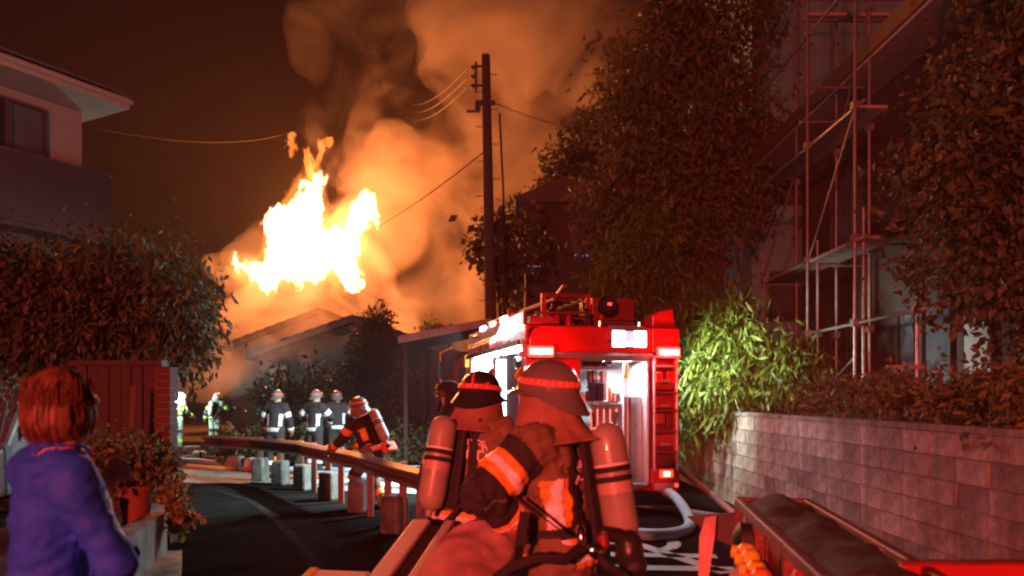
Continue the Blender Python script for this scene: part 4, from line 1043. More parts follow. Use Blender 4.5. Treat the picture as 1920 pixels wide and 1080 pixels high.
def build_person(label, loc, facing, h=.014, scale=1.0, lean=8, side=0, twist=0, head=(0, 0), arms=None, legs=None, crouch=None, kind='fire', cols=None, pack=True, cape=True, helmet=True, tape=None, group=None, detail=True, fold=.012, seed=0, bulk=.022, cyl_side=0.0, cyl_tilt=0.0, visor=False, wid=1.0):
    """arms / legs: for 'l' and 'r' a pair of directions (upper, lower) in the world; facing is a world direction"""
    rz = math.atan2(-facing[0], facing[1])
    root = thing('person', label, 'person', loc, rz, group)
    Wi = Matrix.Rotation(-rz, 3, 'Z')
    s = scale; b = bulk if kind == 'fire' else .007
    T = Matrix.Rotation(R(twist), 3, 'Z') @ Matrix.Rotation(R(side), 3, 'Y') @ Matrix.Rotation(R(-lean), 3, 'X')
    H = T @ Matrix.Rotation(R(-side), 3, 'Y') @ Matrix.Rotation(R(head[0]), 3, 'Z') @ Matrix.Rotation(R(lean * .8 - head[1]), 3, 'X')
    legs = legs or {'l': ((-.05, .02, -1), (-.02, -.03, -1)), 'r': ((.05, .02, -1), (.02, -.03, -1))}
    # legs are given in the person's own frame, arms in the world
    Pv = Vector((0, 0, 0)); J = {}
    for sd, sg in (('l', -1), ('r', 1)):
        hip = Pv + Vector((.095 * sg * s, 0, -.04)); kn = hip + N3(legs[sd][0]) * .42 * s; an = kn + N3(legs[sd][1]) * .41 * s
        J['hip' + sd], J['kn' + sd], J['an' + sd] = hip, kn, an
    dz = .085 - min(J['anl'].z, J['anr'].z)
    for k_ in J: J[k_] = J[k_] + Vector((0, 0, dz))
    Pv = Vector((0, 0, dz))
    t_ = lambda x, y, z: Pv + T @ Vector((x * s, y * s, z * s))
    neck = t_(0, -.005, .50); hc = neck + H @ Vector((0, .025 * s, (.135 if kind == 'fire' else .152) * s))
    rM = np.array(T); hM = np.array(H)
    pr = [('el', t_(0, .0, .32), rM, (.175 * s * wid + b, .115 * s + b, .22 * s), 'torso', .05), ('el', t_(0, .01, .13), rM, (.155 * s * wid + b, .112 * s + b, .20 * s), 'torso', .05),
          ('el', Pv + Vector((0, 0, -.03)), rM, (.168 * s + b, .125 * s + b, .15 * s), 'hips', .05)]
    wd = lambda v: Wi @ N3(v)
    arms = arms or {'l': ((-.15, 0, -1), (0, .2, -1)), 'r': ((.15, 0, -1), (0, .2, -1))}
    for sd, sg in (('l', -1), ('r', 1)):
        sh = t_(.185 * sg * wid, -.01, .445); el = sh + wd(arms[sd][0]) * .29 * s; wr = el + wd(arms[sd][1]) * .25 * s
        J['sh' + sd], J['el' + sd], J['wr' + sd] = sh, el, wr
        pr += [('rc', t_(.05 * sg, -.01, .46), sh, .07 * s + b * .7, .066 * s + b, 'torso', .07), ('rc', sh, el, .060 * s + b, .048 * s + b, 'up' + sd, .035 if kind == 'fire' else .05), ('rc', el, wr, .048 * s + b, .036 * s + b * 1.15, 'fo' + sd, .03)]
        pr += [('rc', J['hip' + sd], J['kn' + sd], .088 * s + b, .062 * s + b, 'th' + sd, .04), ('rc', J['kn' + sd], J['an' + sd], .062 * s + b, .048 * s + b, 'ca' + sd, .03),
               ('rc', J['an' + sd] + Vector((0, -.03, -.03)), J['an' + sd] + Vector((.03 * sg, .15, -.045)), .052 * s, .040 * s, 'boot', .03)]
    hd = lambda x, y, z: hc + H @ Vector((x * s, y * s, z * s))
    pr += [('rc', neck - (T @ Vector((0, 0, .04))), hd(0, -.01, -.05), .062 * s, .056 * s, 'neck', .03), ('el', hd(0, -.005, .02), hM, (.076 * s, .096 * s, .105 * s), 'head', .02), ('el', hd(0, .025, -.055), hM, (.056 * s, .066 * s, .062 * s), 'head', .03),
           ('rc', hd(0, .094, .012), hd(0, .112, -.022), .009, .015, 'head', .012), ('rc', hd(-.022, .083, -.058), hd(.022, .083, -.058), .010, .010, 'head', .008), ('rc', hd(-.045, .082, .028), hd(.045, .082, .028), .012, .012, 'head', .012),
           ('el', hd(-.078, -.005, -.01), hM, (.012, .024, .032), 'head', .008), ('el', hd(.078, -.005, -.01), hM, (.012, .024, .032), 'head', .008)]
    if kind != 'fire':
        for sd, sg in (('l', -1), ('r', 1)):
            dv = J['wr' + sd] - J['el' + sd]
            pr += hand_prims(J['wr' + sd], dv, Wi @ Vector((-.3 * sg, 0.2, .3)), .7, 0, sg)
    V, Q, tg, tt = sdf_body(pr, h, fold=fold, seed=seed)
    N = vnormals(V, Q)
    cols = cols or {}
    cc, cd, ct = cols.get('coat', M_coat), cols.get('dark', M_coatd), cols.get('trousers', M_trous)
    mats = [cc, ct, M_skin, M_boot]
    slot = np.zeros(len(V), int); slot[np.isin(tg, ['thl', 'thr', 'cal', 'car', 'hips'])] = 1; slot[np.isin(tg, ['head', 'neck', 'hand'])] = 2; slot[tg == 'boot'] = 3
    if kind != 'fire': slot[tg == 'hips'] = 0
    if kind == 'fire': slot[(tg == 'hips')] = 0
    me = np_mesh('body', V, Q, mats)
    me.polygons.foreach_set('material_index', slot[Q[:, 0]].astype(np.int32)); me.update()
    body = link('body', me, root)
    loc_t = (V - np.array(Pv)) @ rM                 # place in the leaning torso's own frame
    tors = np.isin(tg, ['torso', 'hips'])
    info = dict(root=root, T=T, H=H, P=Pv, J=J, hc=hc, V=V, Q=Q, N=N, tg=tg, tt=tt, loc=loc_t, s=s, tors=tors)
    if kind != 'fire': return info
    tp = tape or M_flu
    sh = lambda name, m, S, ok, lo, hi, off, th=.004: shell_obj(name, m, root, V, N, Q, S, ok, lo, hi, off, th)
    # bands round sleeves, hem, ankles: fluorescent tape with a silver centre
    for tags, lo, hi in ((('upl',), .40, .76), (('upr',), .40, .76), (('fol',), .62, .85), (('for',), .62, .85), (('cal',), .50, .70), (('car',), .50, .70)):
        ok = np.isin(tg, list(tags)); w_ = hi - lo
        o = sh('reflective_band', tp, tt, ok, lo, hi, .004)
        if o and detail:
            sh('silver_stripe', M_sil, tt, ok, lo + w_ * .33, hi - w_ * .33, .007, .002)
    sh('hem_band', tp, loc_t[:, 2], tors & (np.abs(loc_t[:, 2]) < .3), -.075 * s, .0, .005)
    sh('hem_stripe', M_sil, loc_t[:, 2], tors, -.052 * s, -.024 * s, .008, .002)
    # dark upper sleeve panels
    for q in ('l', 'r'):
        sh('sleeve_panel', cd, tt, tg == 'up' + q, .03, .39, .003)
        sh('sleeve_panel', cd, tt, tg == 'up' + q, .77, 1.01, .003)
        sh('sleeve_panel', cd, tt, tg == 'fo' + q, -.01, .6, .003)
        sh('cuff', M_cape, tt, tg == 'fo' + q, .87, 1.01, .003)
        sh('knee_patch', cd, tt, tg == 'th' + q, .75, .98, .004)
    # vertical silver edged bands down the back
    xs = loc_t[:, 0]
    back = tors & (loc_t[:, 1] < -.02) & (loc_t[:, 2] > .02)
    for sg in (-1, 1):
        ok = back & (loc_t[:, 2] < .30 * s)
        sh('back_band', tp, xs * sg, ok, .112 * s, .205 * s, .004)
        if detail: sh('back_stripe', M_sil, xs * sg, ok, .143 * s, .176 * s, .007, .002)
    if pack:
        sh('harness_strap', M_strap, np.abs(xs), tors & (loc_t[:, 2] > .08), .065 * s, .112 * s, .016, .008)
        sh('harness_belt', M_strap, loc_t[:, 2], tors, .045 * s, .10 * s, .018, .008)
        bp = t_(cyl_side * .6, -.150 - b, .24)
        pm = MB(); pm.box(bp, (.20, .03, .46), T); pm.build('back_plate', M_strap, root, bevel=.015)
        c0 = t_(cyl_side, -.232 - b, -.01); c1 = t_(cyl_side + cyl_tilt, -.225 - b, .50); ln = (c1 - c0).length
        A_ = axis_matrix(c0, c1)
        rr = .075
        prof = [(.018, -.03), (.022, 0.0), (rr * .55, .012), (rr * .85, .035), (rr, .075), (rr, ln - .085), (rr * .93, ln - .045), (rr * .72, ln - .018), (rr * .38, ln - .003), (.004, ln)]
        cy_ = MB().lathe(prof, A_, 26).build('air_cylinder', M_cyl, root, smooth=True)
        for z0, z1, m_, r_ in ((ln * .52, ln * .555, M_strap, rr * 1.05), (ln * .60, ln * .635, M_strap, rr * 1.05), (ln * .645, ln * .66, M_sil, rr * 1.01)):
            MB().lathe([(r_ * .97, z0 - .003), (r_, z0), (r_, z1), (r_ * .97, z1 + .003)], A_, 26).build('cylinder_strap', m_, cy_, smooth=True)
        MB().lathe([(rr * 1.004, ln * .42), (rr * 1.004, ln * .51)], A_, 26).build('cylinder_label', mat('cylinder_label', (.5, .33, .28), .4), cy_, smooth=True)
        MB().box(A_ @ Vector((0, -rr * 1.0, ln * .36)), (.025, .01, ln * .2), A_.to_3x3()).build('gauge_line', M_letter, cy_, bevel=.003)
        vb = c0 - (T @ Vector((0, 0, .055)))
        MB().lathe([(.022, 0), (.03, .01), (.03, .04), (.018, .05)], axis_matrix(vb, vb + T @ Vector((0, 0, -1))), 12).tube([vb, vb + T @ Vector((.09, .02, -.01))], .018, 8).build('valve', M_chrome if detail else M_strap, cy_, smooth=True)
        MB().tube([vb + T @ Vector((.09, .02, -.01)), vb + T @ Vector((.16, .06, .10)), t_(.19, -.08, .28), t_(.15, .05, .42), t_(.08, .16, .30)], .013, 8).build('air_hose', M_strap, root, smooth=True)
    if cape:
        m = MB(); rows = [(.120, .02), (.132, -.05), (.148, -.11), (.182, -.165), (.215, -.20)]; th = np.linspace(R(58), R(302), 33); rg = rnd(seed + 4)
        ph = rg.uniform(0, 6)
        vs = []
        for i, (r_, z_) in enumerate(rows):
            for a in th:
                wv = 1 + .05 * i / 4 * math.sin(a * 7 + ph) + .03 * i / 4 * math.sin(a * 13 + ph * 2)
                v = Vector((r_ * s * 1.02 * math.sin(a) * wv, r_ * s * 1.12 * math.cos(a) * wv, z_ * s))
                Mq = H.lerp(T, i / 4) if hasattr(H, 'lerp') else H
                vs.append(hc + Mq @ v)
        n = len(th)
        m.add(vs, [(i * n + k, i * n + k + 1, (i + 1) * n + k + 1, (i + 1) * n + k) for i in range(4) for k in range(n - 1)])
        o = m.build('neck_cape', cols.get('cape', M_cape), root, smooth=True)
        so = o.modifiers.new('thickness', 'SOLIDIFY'); so.thickness = .008
        ss = o.modifiers.new('smooth', 'SUBSURF'); ss.levels = 1; ss.render_levels = 1
    if helmet: add_helmet(root, hc, H, s, cols, detail, tp, visor)
    # gloves
    for sd, sg in (('l', -1), ('r', 1)):
        dv = J['wr' + sd] - J['el' + sd]
        hp = hand_prims(J['wr' + sd] + dv.normalized() * .015, dv, Wi @ Vector((-.5 * sg, .2, .2)) if abs(dv.normalized().z) > .7 else Vector((0, 0, -1)), .75, .004, sg)
        gv, gq, _, _ = sdf_body(hp, .0065 if detail else .012, pad=.02)
        link('glove', np_mesh('glove', gv, gq, M_glove), root)
    return info

def add_helmet(root, hc, H, s, cols, detail, tp, visor):
    n = 40; c = hc + H @ Vector((0, -.006, .045 * s))
    rows = []
    for a in np.linspace(88, 0, 9): rows.append((math.cos(R(a)) ** .86, math.sin(R(a)), 0.0))
    rows += [(1.03, -.06, 0.0), (1.05, -.10, .25), (1.05, -.14, .6), (1.05, -.18, 1.0), (1.03, -.21, 1.0), (.97, -.19, .3), (.94, -.06, 0)]
    vs = []
    for r_, z_, e in rows:
        for k in range(n):
            a = 2 * math.pi * k / n; f = math.cos(a)            # +1 front, -1 back
            ext = (.045 * max(0, f) ** 1.5 + .040 * max(0, -f) ** 1.2 + .010) * e
            drop = (.012 * max(0, f) ** 2 + .068 * max(0, -f) ** 1.3) * e
            ridge = 1 + (.035 * math.exp(-(math.sin(a) / .16) ** 2)) * (z_ > .25)
            x = (.118 * r_ * ridge + ext) * math.sin(a); y = (.142 * r_ * ridge + ext) * math.cos(a)
            vs.append(c + H @ (Vector((x, y, .128 * z_ * ridge - drop)) * s))
    m = MB(); L_ = len(rows)
    m.add(vs, [(i * n + k, (i + 1) * n + k, (i + 1) * n + (k + 1) % n, i * n + (k + 1) % n) for i in range(L_ - 1) for k in range(n)] + [tuple(range(n))])
    he = m.build('helmet', cols.get('helmet', M_helm), root, smooth=True)
    def ring(z0, z1, off, name, mm, a0=0, a1=360):
        m = MB(); q = 44; vv = []
        for z_ in (z0, z1):
            r_ = math.sqrt(max(0, 1 - z_ * z_)) ** .86
            for k in range(q + 1):
                a = R(a0 + (a1 - a0) * k / q)
                vv.append(c + H @ (Vector(((.118 * r_ + off) * math.sin(a), (.142 * r_ + off) * math.cos(a), .128 * z_)) * s))
        m.add(vv, [(k, k + 1, q + 2 + k, q + 1 + k) for k in range(q)])
        o = m.build(name, mm, he, smooth=True); so = o.modifiers.new('thickness', 'SOLIDIFY'); so.thickness = .003; so.offset = 0
        return o
    ring(.14, .36, .003, 'helmet_band', cols.get('band', mat('helmet_red_tape', (.85, .10, .08), .45, vary=.1)))
    if detail:
        rg = rnd(5)
        for a0 in range(52, 312, 13):
            for j, (za, zb) in enumerate(((.17, .24), (.26, .33))):
                ring(za, zb, .0055, 'band_mark', M_letter_red, a0 + rg.uniform(0, 2), a0 + 5 + rg.uniform(0, 5))
    f0 = c + H @ (Vector((0, .147, .055)) * s)
    MB().lathe([(.030, 0), (.034, .006), (.02, .012), (.004, .014)], axis_matrix(f0, f0 + H @ Vector((0, 1, .4))), 14).build('badge', M_yel, he, smooth=True)
    if visor:
        ring(-.55, -.02, .03, 'visor', M_visor, -62, 62)
M_letter_red = mat('band_print', (1.0, .35, .30), .45, vary=.05)
M_visor = mat('firelit_visor_tint', (.8, .42, .10), .15, metal=.8, vary=.05)  # gold metal colour stands in for orange light on the visor

def back_text(info, x0, z0, w_, h_, rows, name='back_lettering'):
    """reflective block lettering laid on the back: bars that follow the cloth"""
    V, N, L_ = info['V'], info['N'], info['loc']
    sel = np.where(info['tors'] & (L_[:, 1] < 0))[0]
    m = MB()
    for j, row in enumerate(rows):
        for i, glyph in enumerate(row):
            for (a, b_, c_, d_) in glyph:
                u = x0 + (i + (a + c_) / 2) * w_; v = z0 - (j + (b_ + d_) / 2) * h_
                k = sel[np.argmin((L_[sel, 0] - u) ** 2 + (L_[sel, 2] - v) ** 2)]
                p = Vector(V[k]) + Vector(N[k]) * .012
                du = (u - L_[k, 0]); dv_ = (v - L_[k, 2]); p += info['T'] @ Vector((du, 0, dv_))
                z = Vector(N[k]); x = info['T'] @ Vector((1, 0, 0)); x = (x - z * x.dot(z)).normalized(); y = z.cross(x)
                m.box(p, (max(.006, (c_ - a) * w_), max(.006, (d_ - b_) * h_), .004), Matrix((x, y, z)).transposed())
    return m.build(name, M_letter, info['root'])
G_F = [(.1, .05, .25, .9), (.1, .05, .85, .2), (.1, .42, .7, .55)]
G_D = [(.1, .05, .25, .9), (.1, .05, .75, .2), (.1, .76, .75, .9), (.68, .15, .85, .8)]
G_K = [(.05, .1, .9, .22), (.05, .45, .9, .55), (.42, .05, .56, .95), (.1, .75, .85, .86), (.1, .1, .22, .55), (.75, .1, .88, .55)]
G_J = [(.05, .05, .3, .2), (.1, .35, .3, .5), (.4, .1, .9, .22), (.4, .4, .9, .5), (.4, .1, .52, .95), (.78, .1, .9, .95), (.4, .65, .9, .75)]

# A: nearest, bending to the left, air cylinder towards us
A_ = build_person('nearest firefighter, bending left in a dark helmet with a big cylinder on the back', (.225, 3.35, 0), (-.88, .47), h=.010, lean=9, side=0, head=(-4, -8), seed=1, scale=1.01, bulk=.030,
    arms={'l': ((-.74, -.34, -.66), (.55, .60, -.55)), 'r': ((-.5, .6, -.6), (-.5, .2, -.7))}, legs={'l': ((-.1, .15, -1), (-.03, -.15, -1)), 'r': ((.1, .1, -1), (.03, -.2, -1))}, cyl_side=.03, fold=.023)
back_text(A_, -.085, .37, .058, .058, [(G_K, G_J), (G_F, G_D)])
q = A_['hc'] + A_['H'] @ (Vector((math.sin(R(258)) * .152, math.cos(R(258)) * .166, -.115)))
MB().box(q, (.055, .012, .05), A_['H'] @ Matrix.Rotation(R(-258), 3, 'Z') @ Matrix.Rotation(R(12), 3, 'Y')).build('cape_patch', M_coatd, A_['root'], bevel=.003)
# B: second, facing away, cylinder at the left of the helmet
B_ = build_person('second firefighter facing the lit locker, star of red tape on the helmet back', (-.255, 4.30, 0), (.56, .83), h=.011, lean=12, head=(10, 2), seed=2, bulk=.028,
    arms={'l': ((-.35, .2, -.9), (.1, .8, -.4)), 'r': ((.65, .35, -.65), (.2, .8, -.2))}, cyl_side=-.05, cyl_tilt=.02, fold=.023, cols={'helmet': mat('black_helmet', (.03, .03, .034), .25, vary=.1)})
back_text(B_, .05, .40, .058, .058, [(G_K, G_J), (G_F, G_D)])
V_, H_, hc_ = None, B_['H'], B_['hc']
c_ = hc_ + H_ @ Vector((0, -.006, .045))
hb = [o for o in B_['root'].children if o.name.startswith('helmet')][0]
for (a, z0, z1, a1) in ((168, .15, .75, 176), (192, .16, .5, 205), (128, .42, .16, 160)):
    pts = []
    for t in np.linspace(0, 1, 7):
        z = z0 + (z1 - z0) * t; r = math.sqrt(1 - z * z) ** .86; an = R(a + (a1 - a) * t)
        pts.append(c_ + H_ @ Vector(((.118 * r + .007) * math.sin(an), (.142 * r + .007) * math.cos(an), .128 * z)))
    MB().tube(pts, .008, 6).build('star_tape', mat('star_tape', (.9, .08, .06), .45), hb, smooth=True)

# crew standing beyond the guard rail
crew = 'firefighters working beyond the guard rail'
DK = {'coat': M_coatd, 'trousers': mat('dark_trousers', (.035, .03, .03), .9), 'cape': M_coatd}
def far(label, px, Y, facing, **kw):
    x = (px - 960) * Y / F
    return build_person(label, (x, Y, 0), facing, h=.022, detail=False, group=crew, **kw)
far('firefighter in black with wide pale tape frames, leftmost of the dark crew', 516, 16.0, (.2, 1), seed=5, cols=DK, tape=M_sil, cape=False, pack=False, arms={'l': ((-.4, .1, -.9), (.1, .5, -.6)), 'r': ((.3, .1, -.9), (0, .4, -.8))})
far('firefighter in black standing in the middle of the dark crew', 590, 16.4, (.5, .9), seed=6, cols=DK, tape=M_sil, lean=4, cape=False, pack=False, arms={'l': ((-.6, .2, -.6), (.3, .6, -.5)), 'r': ((.5, .3, -.6), (-.3, .6, -.3))})
far('firefighter in black with bent arms, right of the middle of the crew', 632, 17.2, (-.3, .9), seed=7, cols=DK, tape=M_sil, lean=10, cape=False, pack=False, arms={'l': ((-.5, .3, -.7), (.6, .4, -.2)), 'r': ((.6, .2, -.6), (.2, .6, -.3))})
C_ = far('firefighter stooping behind the rail with a cylinder and an orange pouch', 700, 11.0, (-.75, .5), seed=8, lean=30, cols={'coat': M_coatd, 'trousers': M_trous}, tape=M_flu, arms={'l': ((-.5, .2, -.8), (-.6, .3, -.5)), 'r': ((-.3, .4, -.8), (-.6, .3, -.4))}, legs={'l': ((-.1, .55, -.8), (0, -.35, -.9)), 'r': ((.1, .35, -.9), (0, -.5, -.85))}, cyl_side=.02)
MB().box(C_['P'] + C_['T'] @ Vector((.10, -.19, -.08)), (.22, .12, .15), C_['T']).build('waist_pouch', mat('orange_pouch', (.85, .13, .03), .6), C_['root'], bevel=.025)
far('firefighter in pale clothes with lime tape walking away on the far road', 403, 24.8, (.25, 1), seed=9, cols={'coat': M_coatg, 'trousers': mat('pale_trousers', (.42, .42, .32), .9), 'cape': M_coatg, 'helmet': M_helmw}, tape=M_lime, arms={'l': ((-.5, 0, -.8), (-.3, .3, -.9)), 'r': ((.5, .3, -.5), (.5, .5, .1))}, lean=12)
H0 = far('firefighter in lime tape half hidden by the dark red wall', 333, 24.2, (.6, .8), seed=10, cols={'coat': M_coatg, 'trousers': mat('pale_trousers', (.42, .42, .32), .9), 'cape': M_coatg, 'helmet': M_helmw}, tape=M_lime, arms={'l': ((-.4, 0, -.9), (.2, .5, -.6)), 'r': ((.4, .1, -.9), (.3, .6, -.4))})
q = H0['hc'] + H0['H'] @ Vector((.05, -.10, .12))
MB().lathe([(.02, 0), (.035, .02), (.035, .05), (.03, .06)], axis_matrix(q, q + Vector((0, -1, .1))), 12).build('helmet_lamp', mat('helmet_lamp_lens', (.9, .9, .9), .3, emit=(.6, .92, 1), estr=14, vary=0), H0['root'], smooth=True)
lamp('helmet_lamp_light', 'POINT', H0['root'].location + Vector((.15, -.4, 1.75)), 420, (.62, .95, .95), .1)
far('dark firefighter with an orange lit visor standing at the engine side', 848, 9.6, (-.75, -.25), seed=11, cols=dict(DK, helmet=M_coatd, band=M_coatd), tape=M_coatd, visor=True, pack=False, lean=3, scale=1.03)  # helmet, band and tape blackened in colour to imitate the dimness around him

# bystander at the lower left, filming, seen from behind
M_jack = mat('blue_jacket', (0.014, 0.085, 0.80), 0.75, vary=0.22, scale=5, bump=0.2, bscale=120)
M_hair = mat('brown_hair', (0.13, 0.055, 0.030), 0.55, vary=0.5, scale=30)
D_ = build_person('bystander with short brown hair in a blue jacket, seen from behind', (-1.465, 2.42, 0), (.55, .83), h=.0095, kind='civ', scale=.97, lean=1, side=9, wid=.60, head=(12, -2), seed=12, fold=.013,
    arms={'l': ((-.2, .4, -.8), (.25, .75, .5)), 'r': ((.36, .16, -.85), (-.50, .42, .72))}, cols={'coat': M_jack, 'trousers': mat('dark_jeans', (.03, .035, .06), .85)})
hp = []
hd = lambda x, y, z: np.array(D_['hc'] + D_['H'] @ Vector((x, y, z)))
hM = np.array(D_['H'])
hp = [('el', hd(0, -.014, .026), hM, (.082, .100, .112), 'h', .02), ('el', hd(0, -.04, -.025), hM, (.086, .078, .080), 'h', .03), ('el', hd(-.058, .0, -.015), hM, (.032, .058, .052), 'h', .03), ('el', hd(.058, .0, -.015), hM, (.032, .058, .052), 'h', .03), ('el', hd(0, -.045, -.055), hM, (.056, .036, .045), 'h', .03)]
hv, hq, _, _ = sdf_body(hp, .007, pad=.03)
pl = (hv - np.array(D_['hc'])) @ hM
an = np.arctan2(pl[:, 0], -pl[:, 1])
hn_ = vnormals(hv, hq)
# strands run down from the crown: ridges that follow the hair
rid = vnoise(np.stack([an * 16, pl[:, 2] * 9, an * 0], 1), 3) * .6 + vnoise(np.stack([an * 38, pl[:, 2] * 14, an * 0], 1), 4) * .4
hv = hv + hn_ * (rid * .0075)[:, None]
link('hair', np_mesh('hair', hv, hq, M_hair), D_['root'])
rg = rnd(21); m = MB()
for i in range(420):
    a = rg.uniform(-2.2, 2.2); z = rg.uniform(-.055, .06); r = .088
    p0 = np.array(D_['hc']) + hM @ np.array([math.sin(a) * (r + .004), -math.cos(a) * (.106) - .012, z + .05])
    p1 = np.array(D_['hc']) + hM @ np.array([math.sin(a) * (r + rg.uniform(-.01, .008)), -math.cos(a) * (.106 + rg.uniform(-.012, .006)) - .014, z - .005])
    p2 = np.array(D_['hc']) + hM @ np.array([math.sin(a + rg.uniform(-.1, .1)) * (r - .012), -math.cos(a) * .092 - .014, z - .05])
    m.tube([p0, p1, p2], [.0012, .0016, .0004], 4)
o = m.build('loose_strands', M_hair, D_['root']); o['kind'] = 'stuff'
sh = lambda name, mm, S, ok, lo, hi, off, th=.004: shell_obj(name, mm, D_['root'], D_['V'], D_['N'], D_['Q'], S, ok, lo, hi, off, th)
sh('collar', M_jack, D_['tt'], D_['tg'] == 'neck', -.01, .62, .012, .008)
for q in ('l', 'r'): sh('cuff', M_jack, D_['tt'], D_['tg'] == 'fo' + q, -.01, .16, .013, .010)
for q in ('l', 'r'): sh('bare_forearm', M_skin, D_['tt'], D_['tg'] == 'fo' + q, .16, 1.01, .001, .001)
sh('hem', M_jack, D_['loc'][:, 2], D_['tors'], -.15, -.09, .010, .008)
# ------------------------------------------------------------------ loose objects
def hose(name, label, pts, r, m, cat='hose', group=None, sub=6):
    pts = [Vector(p) for p in pts]; out = []
    n = len(pts)
    for i in range(n - 1):
        p0, p1, p2, p3 = pts[max(i - 1, 0)], pts[i], pts[i + 1], pts[min(i + 2, n - 1)]
        for t in np.linspace(0, 1, sub, endpoint=False):
            out.append(.5 * ((2 * p1) + (p2 - p0) * t + (2 * p0 - 5 * p1 + 4 * p2 - p3) * t * t + (3 * p1 - p0 - 3 * p2 + p3) * t ** 3))
    out.append(pts[-1]); a = pts[0]
    o = MB().tube([p - a for p in out], r, 10).build(name, m, smooth=True); o.location = a
    return tag(o, label, cat, group)
M_hoseb = mat('pale_blue_hose', (.42, .60, .68), .5, vary=.12, scale=20)
M_hosep = mat('pink_hose', (.55, .42, .38), .8, vary=.15, scale=20, bump=.2, bscale=90)
M_hoseo = mat('orange_hose', (.70, .25, .06), .7, vary=.15, scale=20)
G2 = 'hoses around the fire engine'
hose('suction_hose', 'fat pale blue hose looping from under the engine to the road', [(1.95, 10.7, .36), (2.13, 10.25, .30), (2.20, 9.7, .13), (2.06, 9.05, .07), (1.72, 8.62, .07), (1.35, 8.68, .07), (1.05, 8.9, .07)], .068, M_hoseb, group=G2)
hose('fire_hose', 'flat pinkish hose lying from the engine towards the red cart', [(1.5, 11.6, .035), (2.1, 11.0, .035), (2.6, 10.3, .035), (2.95, 9.7, .035), (3.05, 8.4, .035), (2.9, 7.0, .035)], .042, M_hose, group=G2)
hose('fire_hose', 'straight pale hose slanting down from the engine side to the wall foot', [(2.28, 11.3, .72), (2.42, 11.1, .56), (2.72, 10.6, .28), (2.98, 10.2, .04), (3.1, 9.4, .035)], .045, M_hose, group=G2)
rg = rnd(31)
G3 = 'hoses lying across the yard'
for i, (pts, m_, r_, lb) in enumerate([
    ([(-9.8, 20.5), (-8.6, 20.2), (-7.4, 19.6), (-6.2, 18.6), (-5.2, 17.0)], M_hose, .05, 'pale hose lying across the yard farthest from the rail'),
    ([(-9.2, 18.8), (-8.1, 18.9), (-7.0, 18.2), (-5.8, 17.1), (-4.2, 15.8), (-2.2, 14.6), (-.9, 14.2)], M_hoseb, .06, 'long pale blue hose running along behind the rail'),
    ([(-8.8, 17.6), (-7.6, 17.5), (-6.6, 17.0), (-5.6, 16.6), (-4.6, 15.2), (-3.2, 14.9)], M_hoseo, .05, 'orange hose lying across the yard'),
    ([(-5.4, 16.2), (-4.3, 16.6), (-3.2, 16.2), (-2.2, 16.8), (-1.3, 16.4)], M_hoseb, .06, 'short wavy blue hose in front of the low hedge'),
    ([(-3.6, 13.9), (-2.9, 14.0), (-2.4, 13.4), (-1.7, 13.6), (-1.0, 13.0)], M_hose, .06, 'short pale hose right behind the near rail posts'),
    ([(-7.9, 21.8), (-7.2, 22.4), (-6.4, 21.8), (-6.9, 21.2), (-7.6, 21.6)], M_hosep, .05, 'coil of pinkish hose at the feet of the far crew')]):
    hose('fire_hose', lb, [(x, y, r_ + .002) for x, y in pts], r_, m_, group=G3)
# packs and cloths dropped on the ground between the hoses
G4 = 'gear dropped on the ground'
for i, (x, y, sx, sy, sz, m_, lb, nm) in enumerate([
    (-6.15, 17.3, .5, .35, .3, mat('grey_bag', (.30, .31, .36), .8), 'grey bag on the ground left of the orange one', 'bag'),
    (-5.05, 16.5, .42, .35, .34, M_orange, 'bright orange bag on the ground behind the rail', 'bag'),
    (-5.75, 16.9, .45, .3, .28, M_inner, 'white bag on the ground behind the rail', 'bag'),
    (-8.0, 19.8, .6, .4, .22, mat('pale_tarp', (.5, .52, .5), .8), 'pale folded sheet on the ground by the far hoses', 'folded sheet'),
    (-7.3, 20.6, .5, .4, .2, M_yel, 'yellow bundle on the ground by the far hoses', 'bundle'),
    (-8.9, 21.5, .55, .4, .25, mat('pink_bundle', (.5, .35, .36), .8), 'pinkish bundle on the ground below the walking firefighter', 'bundle')]):
    t = thing('gear_' + nm.split()[-1], lb, nm, (x, y, 0), rg.uniform(0, 3), G4)
    MB().box((0, 0, sz / 2), (sx, sy, sz), taper=.78).build('bundle', m_, t, bevel=.06)
    MB().box((0, 0, sz * .55), (sx * .93, .05, sz * .94)).build('strap', M_strap, t, bevel=.01)

# red hose cart with a dark cover at the lower right
ct = thing('hose_cart', 'red hose cart with dark cover and yellow couplings at the lower right', 'cart', (1.22, 3.1, 0), R(-8.5))
hl, hw, zt = .95, .17, 1.07
M_cover = mat('dark_cover', (.035, .028, .022), .9, vary=.3, scale=9, bump=.5, bscale=30)
M_rcart = mat('cart_red', (.17, .022, .018), .5, vary=.5, scale=7, bump=.3)
m = MB()
m.box((-hw, 0, zt - .02), (.04, 2 * hl, .05)).box((hw, 0, zt - .02), (.04, 2 * hl, .05)).box((0, hl, zt - .02), (2 * hw + .04, .04, .05)).box((0, -hl, zt - .02), (2 * hw + .04, .04, .05))
for y in (-hl, -.32, .32, hl):
    m.box((-hw, y, .72), (.045, .045, .68)); m.box((hw, y, .72), (.045, .045, .68))
m.box((-hw, 0, .40), (.04, 2 * hl, .05)).box((hw, 0, .40), (.04, 2 * hl, .05)).box((-hw, 0, .78), (.035, 2 * hl, .035))
m.build('frame', M_rcart, ct, bevel=.006)
gx, gy = np.meshgrid(np.linspace(-hw + .02, hw - .01, 9), np.linspace(-hl + .02, hl - .02, 30), indexing='ij')
gp = np.stack([gx, gy, gx * 0], -1)
